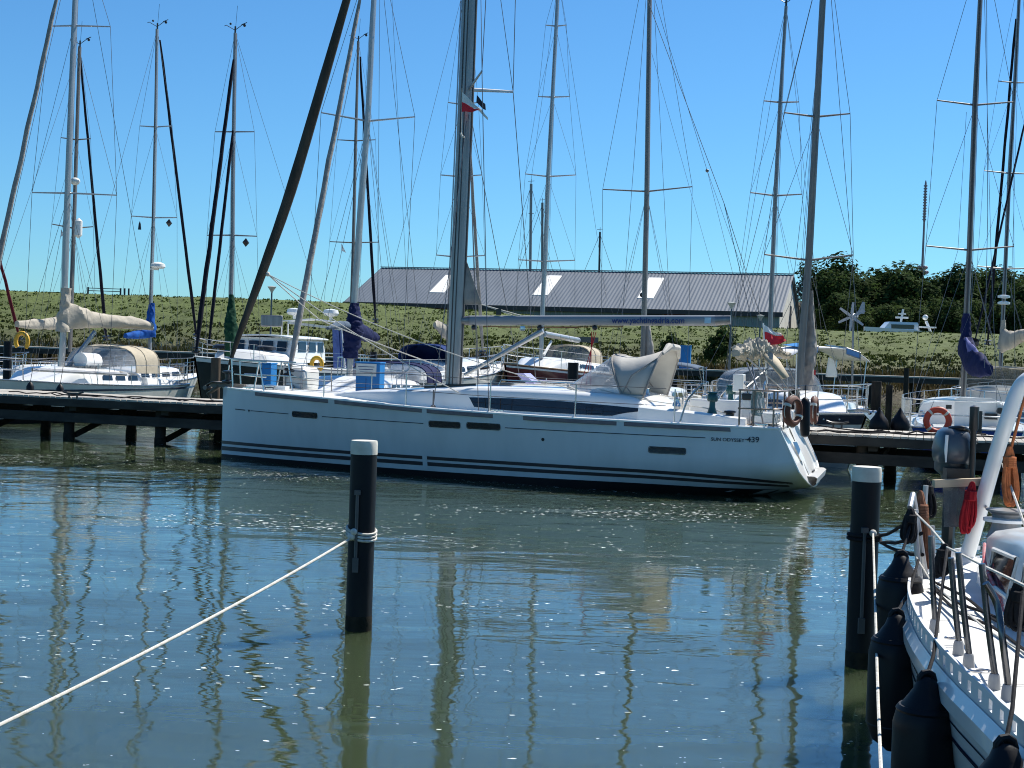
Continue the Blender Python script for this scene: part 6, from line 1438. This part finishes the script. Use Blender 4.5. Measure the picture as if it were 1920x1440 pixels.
flag('streamer', 'long thin white streamer trailing from the red and white flag on the big mast', MLp(900, 202, .5), MLp(915, 221, .5), MLp(915, 226, .5), MLp(896, 206, .5), [(0, 1, flagw)], .01)
mb = MB(); mb.wire([MLp(866, 165, .5), MLp(865, 250, .5)], .005); mb.tube(smoothpts([MLp(864, 249, .5), MLp(866, 255, .5), MLp(871, 257, .5)], 4), .02, 6); mb.single('flag_halyard', ropew, 'short white flag line with a curled end beside the big mast below its flag', 'rope')
mb = MB(); mb.tube(sag(Y.P(.75, .3, 1.5), jp(3.1, .4, 1.05), .1, 14), .012, 6); mb.tube(sag(Y.P(.75, -.3, 1.5), jp(2.2, 1.0, 1.05), .12, 14), .012, 6); mb.single('bow_line', ropew, 'white bow line from the big yacht to the jetty', 'rope')
mb = MB(); mb.tube(sag(Y.P(11.4, -1.7, 1.3), jp(17.6, .8, 1.05), .08, 14), .013, 6); mb.single('stern_line', ropek, 'black stern line from the big yacht to the jetty', 'rope')

mb = MB()
for k in range(7): mb.tube([Y.P(11.2 + .02 * k, 1.93, 1.86) + Vector((0, 0, -.42 * (1 - math.cos(t_)) / 2)) + Y.d * (.06 * math.sin(t_) * (.6 + .08 * k)) + Y.n * .03 for t_ in [i * .42 for i in range(16)]], .009, 5)
mb.single('rope_coil', ropew, 'white rope coil hung on the near rail of the big yacht stern', 'rope')
mb = MB()
for k in range(6): mb.tube([Y.P(11.5 + .02 * k, -1.8, 1.84) + Vector((0, 0, -.4 * (1 - math.cos(t_)) / 2)) + Y.d * (.07 * math.sin(t_) * (.6 + .08 * k)) for t_ in [i * .42 for i in range(16)]], .009, 5)
mb.single('rope_coil', ropek, 'black rope coil hung on the far rail of the big yacht stern', 'rope')
for sg in (1, -1):
    mb = MB(); mb.tube(smoothpts([roofpt(8.3, sg * .75, 1.05), Y.P(9.3, sg * 1.35, 1.6), Y.P(10.3, sg * 1.5, 1.52), Y.P(10.75, sg * 1.52, 1.42)], 5), .010, 6); mb.build('sheet', ropew, yr)
MB().lathe(Y.P(9.0, .35, roofpt(9, 0, 1).z - Y.P(9, 0, 0).z), [(.08, 0), (.065, .04), (.06, .12), (.08, .14), (.01, .15)], 12).build('winch', steel, yr)
mb = MB(); mb.tube(smoothpts([Y.P(11.05, .85, 1.3), Y.P(11.0, .85, 1.75), Y.P(10.92, .7, 1.98), Y.P(10.92, 1.0, 1.98), Y.P(11.0, .85, 1.75)], 4), .014, 6); mb.build('wheel_guard', steel, yr)
for s, t_, h in ((11.35, .9, .4), (11.45, -.9, .4)): MB().obox(Y.P(s, t_, 1.38), Y.d * .22, Y.n * .38, (0, 0, .09)).build('helm_seat', gel, yr, bevel=.02)
MB().obox(Y.P(11.68, .95, 1.62), Y.d * .07, Y.n * .13, (0, 0, .10)).build('safety_light_case', signw, yr, bevel=.02)
MB().tube([Y.P(11.66, -1.1, 1.3), Y.P(11.64, -1.1, 2.55)], .012, 6).build('antenna_staff', gel, yr)
# ================================================================ near boat at the right edge
GP = [(1.0, 1.74), (3.0, 1.87), (4.5, 1.94), (5.47, 1.97), (5.83, 1.995), (6.33, 2.03), (6.83, 2.085), (7.3, 2.15), (7.92, 2.27), (8.5, 2.41), (9.16, 2.62), (9.7, 2.86), (10.2, 3.16), (10.55, 3.5), (10.72, 3.95)]
def gx(y): return stab(y, GP)
def axx(y): return 3.42 + .053 * (y - 1)
nroot = thing('sailing_boat', (3.7, 6, 0), 'white sailing boat cut by the right edge, hung with big black fenders', 'sailing boat')
yy = [1.0 + .35 * i for i in range(22)] + [8.85, 9.16, 9.45, 9.7, 9.95, 10.2, 10.38, 10.55, 10.66, 10.72]
def sec(y, sg):
    X = gx(y); a = axx(y) if y < 10.7 else 3.95; w_ = a - X
    return [(z, a - sg * max(.01, w_ - ins * min(1, w_))) for z, ins in ((.98, .0), (.93, -.035), (.86, -.03), (.84, .0), (.6, .035), (.3, .13), (.05, .26), (-.25, .5))]
rows = [[(x, y, z) for z, x in sec(y, 1)] + [(x, y, z) for z, x in reversed(sec(y, -1))] for y in yy]
nh = MB().loft(rows).build('hull', gelh, nroot, angle=28)
def nside(y, z, off=.004):
    X = gx(y); ins = tab(z, [(-.25, .5), (.05, .26), (.3, .13), (.6, .035), (.84, .0), (.98, 0)]); e = .01
    tx = Vector((gx(min(y + e, 10.7)) - gx(y - e), 2 * e, 0)); n_ = Vector((-tx.y, tx.x, 0)).normalized()
    return Vector((X + ins * min(1, axx(y) - X), y, z)) + n_ * off
for z0, z1 in ((.785, .795), (.70, .722)):
    MB().loft([[nside(y, z0), nside(y, z1)] for y in yy[:-2]]).build('pinstripe', navy, nh)
nd = MB().loft([[(lerp(gx(y) + .0, 2 * (axx(y) if y < 10.7 else 3.95) - gx(y), k / 8), y, .972 + .05 * (1 - (k / 4 - 1) ** 2)) for k in range(9)] for y in yy]).build('deck', deckm, nroot)
for y in (6.3, 7.9, 9.0):
    MB().loft([[(gx(y) + .08, y, .984), (gx(y) + .08, y + .012, .984)], [(gx(y) + .75, y, 1.012), (gx(y) + .75, y + .012, 1.012)]]).build('deck_seam', canvasg, nd)
# slotted toe rail
mb = MB(); ry = [1.2 + .02 * i for i in range(451)]
def rp(y, z, o=0.0): return nside(min(y, 10.6), .9, -.015 + o) + Vector((0, 0, z - .9))
yl = [1.2 + .12 * i for i in range(79)]
for z0, z1 in ((.975, 1.0), (1.048, 1.075)):
    mb.loft([[rp(y, z0, -.008), rp(y, z1, -.008), rp(y, z1, .008), rp(y, z0, .008)] for y in yl], closed=True)
y = 1.2
while y < 10.4:
    mb.loft([[rp(q, 1.0, -.008), rp(q, 1.048, -.008), rp(q, 1.048, .008), rp(q, 1.0, .008)] for q in (y, y + .06, y + .115)], closed=True, cap0=True, cap1=True); y += .17
mb.build('slotted_toe_rail', mat('painted_toe_rail', (.62, .64, .66), (.55, .57, .6), 5, .4), nroot, smooth=False)
# stanchions with sockets
def dk(px, py, z=1.0): return wat(px, py, z)
STN = [((1752, 1178), (1745, 1005)), ((1797, 1220), (1783, 1046)), ((1816, 1245), (1797, 1036)), ((1864, 1284), (1841, 1057)), ((1889, 1305), (1848, 1093))]
def polez(base, px, py):   # point on the ray (px,py) at the depth of the base
    return at(px, py, base.y)
for k, (b_, t_) in enumerate(STN):
    p = dk(*b_); q = polez(p, *t_)
    so_ = MB().lathe(p - Vector((0, 0, .02)), [(.029, 0), (.025, .055), (.02, .07)], 12).build('stanchion_socket', turb, nroot)
    MB().tube([p + Vector((0, 0, .05)), p.lerp(q, .5), q] if k != 4 else smoothpts([p + Vector((0, 0, .05)), at(1880, 1200, p.y - .05), at(1870, 1135, p.y), q], 4), .0155, 10).build('stanchion', steeld, nroot)
# far rail: pulpit tubes
def T(*P): return [at(x, y, Y_) for x, y, Y_ in P]
for P in (((1716, 955, 9.3), (1717, 1010, 9.3), (1728, 1118, 9.25)), ((1712, 926, 9.35), (1722, 990, 9.4), (1737, 1090, 9.5)), ((1748, 986, 9.9), (1750, 1080, 9.9)), ((1712, 926, 9.35), (1706, 952, 9.25)), ((1736, 910, 9.8), (1730, 1000, 9.8), (1742, 1080, 9.8))):
    MB().tube(T(*P), .019, 8).build('rail_post', mat('weathered_rail_tube', (.45, .45, .45), None, 5, .35, metal=.5) if 'weathered_rail_tube' not in MATS else MATS['weathered_rail_tube'], nroot)
MB().lathe(at(1730, 1124, 9.25) - Vector((0, 0, .02)), [(.04, 0), (.035, .1), (.03, .12)], 10).build('stanchion_socket', gel2, nroot)
mb = MB(); mb.tube(T((1711, 957, 9.3), (1745, 990, 8.9), (1775, 1026, 8.6), (1800, 1038, 7.7), (1842, 1060, 7.0), (1925, 1100, 5.9), (1990, 1130, 5.2)), .0075, 6); mb.tube(T((1718, 1045, 9.2), (1742, 1085, 8.9), (1790, 1130, 8.0), (1850, 1180, 6.9), (1930, 1230, 5.9)), .006, 6); mb.build('lifeline', ropew, nroot)
# white bent tube leaning aft
pt = smoothpts(T((1813, 1044, 10.3), (1840, 950, 10.25), (1868, 850, 10.2), (1888, 790, 10.15), (1905, 740, 10.15), (1925, 712, 10.15), (1960, 700, 10.2), (2010, 700, 10.3)), 6)
MB().tube(pt, .054, 14).build('bent_tube', gel, nroot); MB().lathe(pt[0] - Vector((0, 0, .06)), [(.12, 0), (.11, .03), (.07, .06)], 14).build('tube_foot', gel, nroot)
# outboard bracket board with clear sheet
a, c = at(1750, 907, 10.2), at(1848, 903, 10.3); MB().bar(a, c, .04, .055).build('bracket_board', mat('varnished_board', (.50, .40, .28), (.38, .30, .2), 6, .6, stretch=(.3, 2, 2)), nroot, smooth=False)
pc = [at(x, y, 10.26) for x, y in ((1768, 911), (1811, 910), (1802, 988), (1770, 988))]; MB().prism(pc, (0, .008, 0)).build('clear_sheet', smokev, nroot, smooth=False)
# cabin
def cz(y): return tab(y, [(1, .50), (8.2, .46), (9.2, .36), (9.9, .06)])
rows = []
for y in [1.0, 3, 5, 6, 7, 7.6, 8.2, 8.7, 9.2, 9.55, 9.9]:
    a = axx(y) + .02; w_ = tab(y, [(1, 1.15), (6.5, 1.08), (7.35, 1.03), (9.1, .84), (9.9, .62)]); h = cz(y)
    rows.append([(a - w_, y, 1.0), (a - w_ * .93, y, 1.0 + h * .82), (a - w_ * .86, y, 1.0 + h * .96), (a - w_ * .5, y, 1.0 + h * 1.1), (a, y, 1.0 + h * 1.16), (a + w_ * .5, y, 1.0 + h * 1.1), (a + w_ * .86, y, 1.0 + h * .96), (a + w_ * .93, y, 1.0 + h * .82), (a + w_, y, 1.0)])
nc = MB().loft(rows, cap1=True).build('coachroof', gel, nroot, angle=50)
for y0, y1 in ((8.05, 8.75), (7.0, 7.8), (5.6, 6.7)):
    def cs(y, f, o=.008):
        a = axx(y) + .02; w_ = tab(y, [(1, 1.15), (6.5, 1.08), (7.35, 1.03), (9.1, .84), (9.9, .62)]); return Vector((a - w_ * lerp(1, .93, f) - o, y, 1.0 + cz(y) * .82 * f))
    o = MB().loft([[cs(lerp(y0, y1, i / 4), f) for f in (.28, .55, .82)] for i in range(5)]).build('window', glassm, nc)
    MB().tube([cs(y0, .25, .012), cs(y0, .85, .012), cs(y1, .85, .012), cs(y1, .25, .012)], .016, 6, closed=True).build('window_frame', gel2, o)
MB().lathe(at(1886, 1010, 9.7), [(.13, 0), (.11, .05), (.09, .12), (.1, .17), (.14, .19), (.14, .2), (.03, .21)], 16).build('capstan', alud, nroot)
MB().lathe(at(1886, 978, 9.7), [(.15, 0), (.15, .02), (.06, .035), (.04, .07), (.01, .08)], 16).build('capstan_cap', gel, nroot)
mb = MB(); mb.wire(T((1848, 950, 10.2), (1882, 978, 9.75)), .012); mb.wire(T((1880, 870, 10.2), (1930, 1010, 9.2)), .009); mb.build('stay', ropew, nroot)
# dark lines lying on the side deck
mb = MB()
for k, P in enumerate((((1745, 1095, 9.2), (1790, 1128, 8.5), (1850, 1150, 7.9), (1925, 1185, 7.2)), ((1752, 1105, 9.1), (1800, 1150, 8.2), (1860, 1175, 7.6), (1925, 1222, 6.8)), ((1748, 1090, 9.3), (1810, 1120, 8.6), (1870, 1165, 7.8), (1930, 1170, 7.5)))):
    mb.tube(smoothpts([dk(x, y, 1.025) for x, y, _ in P], 6), .0095, 6)
mb.build('jib_sheet', ropek, nroot)
mb = MB(); mb.tube(smoothpts(T((1843, 1062, 8.9), (1850, 1100, 8.5), (1880, 1140, 8.2), (1925, 1182, 7.8)), 6), .016, 6); mb.tube(smoothpts(T((1846, 1020, 9.1), (1848, 1062, 8.8), (1876, 1120, 8.3), (1900, 1160, 8)), 6), .012, 6); mb.build('furling_line', mat('pink_red_line', (.62, .12, .13), (.5, .3, .3), 30, .8), nroot)
for x, y in ((1790, 1200), (1812, 1150), (1838, 1262)):
    p = dk(x, y, 1.01); MB().tube([p + Vector((math.cos(a) * .05, math.sin(a) * .03, .01)) for a in [i * .6 for i in range(10)]], .006, 5, closed=False).build('deck_eye', steel, nroot)
# outboard motor on the bracket
c = at(1786, 842, 10.6); oroot = thing('outboard_motor', c - Vector((0, 0, .4)), 'grey and black outboard motor clamped to the board at the end of the near boat', 'outboard motor')
om = mat('outboard_grey', (.055, .07, .088), (.04, .052, .066), 3, .3, coat=.2)
def osec(z, rx, ry, dx=0): return [c + Vector((dx + rx * math.copysign(abs(math.cos(a)) ** .6, math.cos(a)), ry * math.copysign(abs(math.sin(a)) ** .6, math.sin(a)), z)) for a in [2 * math.pi * i / 24 for i in range(24)]]
MB().loft([osec(-.10, .118, .15), osec(-.06, .13, .17), osec(.0, .132, .175), osec(.08, .118, .165, .0), osec(.13, .10, .14), osec(.155, .07, .10), osec(.16, .02, .03)], closed=True, cap0=True, cap1=True).build('cowl', om, oroot, angle=60)
for dx, l in ((-.09, .2), (.095, .18)): MB().tube([c + Vector((dx, -.145, .11)), c + Vector((dx * 1.12, -.168, .0)), c + Vector((dx * 1.05, -.16, -.09))], [.012, .012, .006], 6, flat=.4).build('cowl_trim', gel, oroot)
MB().loft([osec(-.10, .112, .145), osec(-.16, .115, .14), osec(-.2, .07, .09), osec(-.24, .06, .08)], closed=True, cap0=True, cap1=True).build('engine_base', plastk, oroot)
MB().tube([c + Vector((0, 0, -.2)), c + Vector((0, .03, -.75))], [.055, .045], 10, flat=1.4).build('drive_leg', plastk, oroot)
mb = MB(); mb.obox(c + Vector((.0, -.16, -.19)), Vector((.10, 0, 0)), Vector((0, .05, 0)), (0, 0, .06)); mb.tube([c + Vector((.06, -.19, -.16)), c + Vector((.06, -.19, -.1))], .014, 6); mb.build('clamp_bracket', plastk, oroot)
MB().tube(smoothpts([c + Vector((-.04, -.04, .155)), c + Vector((.02, -.12, .165)), c + Vector((.09, -.08, .14)), c + Vector((.13, -.12, .05))], 5), .018, 8).build('carry_handle', plastk, oroot)
MB().lathe(at(1823, 870, 10.4) - Vector((0, 0, .14)), [(.022, 0), (.022, .38), (.034, .40), (.034, .56), (.01, .57)], 10).single('tiller_handle', plastk, 'upright black tiller handle beside the outboard motor', 'tiller')
# coils of rope
def coil(label, m, top, bot, w_, Y_, n=9, r=.011, seed=1, wrap=True, name='rope_coil'):
    a = at(*top, Y_); c_ = at(*bot, Y_); rr_ = random.Random(seed); mb = MB(); ax = (c_ - a); L_ = ax.length; ax.normalize(); sx_ = Vector((1, 0, 0))
    for k in range(n):
        off = Vector((rr_.uniform(-.02, .02), rr_.uniform(-.03, .03), 0)); ww = w_ * rr_.uniform(.45, 1.0); l2 = L_ * rr_.uniform(.86, 1.0)
        pts = []
        for i in range(24):
            t_ = 2 * math.pi * i / 24; v = (1 - math.cos(t_)) / 2; pts.append(a + ax * (l2 * v) + sx_ * (math.sin(t_) * ww * (.35 + .75 * v)) + off * (.4 + v))
        mb.tube(pts, r, 6, closed=True)
    if wrap:
        for k in range(5): mb.tube([a + ax * (L_ * (.18 + .035 * k)) + Vector((math.cos(q * .7) * w_ * .62, math.sin(q * .7) * .05, 0)) for q in range(9)], r * 1.1, 6, closed=True)
    return mb.single(name, m, label, 'rope')
coil('orange rope coil hanging below the bent white tube at the right edge', ropeo, (1893, 838), (1894, 950), .055, 9.9, seed=3)
MB().tube(wobble(T((1935, 700, 9.9), (1915, 770, 9.9), (1896, 842, 9.9)), .02, 3), .011, 6).single('rope', ropeo, 'straight orange rope leading up from the orange coil at the right edge', 'rope')
coil('red rope coil hanging from the outboard board', roper, (1823, 905), (1810, 1000), .05, 10.15, seed=5, r=.010)
coil('brown rope coil hanging on the far rail of the near boat', ropeb, (1726, 922), (1736, 1066), .055, 9.55, n=10, seed=8)
coil('black rope coil looped on the rail post nearest the capped pile', ropek, (1709, 955), (1704, 1022), .045, 9.2, n=7, seed=11)
coil('black rope coil hanging from the top wire above the middle fender', ropek, (1772, 1022), (1762, 1082), .05, 8.6, n=7, seed=13)
coil('black rope coil on the wire at the right edge of the photo', ropek, (1908, 1095), (1902, 1180), .035, 6.2, n=6, seed=17, r=.010)
coil('black rope bundle on top of the far rail corner of the near boat', ropek, (1738, 900), (1742, 970), .05, 9.9, n=8, seed=19)
# fenders
FG = 'black fenders along the near boat'
def fender(px, Y_, topy, L_, label, rp_):
    t_ = at(px, topy, Y_); p = t_ - Vector((0, 0, L_)); root = thing('fender', p, label, 'fender', FG)
    R0 = .146
    MB().lathe(p, [(.03, 0), (.05, .02), (R0 * .75, .06), (R0, .15), (R0, L_ - .22), (R0 * .9, L_ - .16), (R0 * .6, L_ - .1), (.06, L_ - .06), (.045, L_ - .02), (.02, L_)], 24).build('body', rubber, root)
    MB().lathe(p + Vector((0, 0, L_ - .165)), [(R0 * .90, 0), (R0 * .93, .012), (R0 * .84, .03)], 24).build('moulded_shoulder', rubber, root); MB().lathe(p + Vector((0, 0, .145)), [(R0 * .98, 0), (R0 * 1.015, .008), (R0 * .995, .018)], 24).build('moulded_seam', rubber, root)
    MB().tube([t_ + Vector((math.cos(a) * .035, 0, math.sin(a) * .04 - .02)) for a in [i * .7 for i in range(9)]], .016, 8, closed=True).build('eye', rubber, root)
    MB().tube([t_, *[at(x, y, yy_) for x, y, yy_ in rp_]], .0095, 6).build('rope', ropek, root)
fender(1690, 8.95, 1040, .80, 'rearmost black fender beside the capped pile', [(1700, 1010, 9.1), (1712, 965, 9.25)])
fender(1681, 8.0, 1150, .78, 'middle black fender of the near boat, hanging lowest in the water gap', [(1705, 1110, 8.6), (1722, 1050, 9.1)])
fender(1738, 6.55, 1268, .80, 'front black fender, the largest one at the bottom of the photo', [(1750, 1230, 6.7), (1776, 1030, 8.3)])
fender(1886, 5.25, 1392, .80, 'black fender at the bottom right corner', [(1898, 1330, 5.4), (1918, 1110, 6.1)])
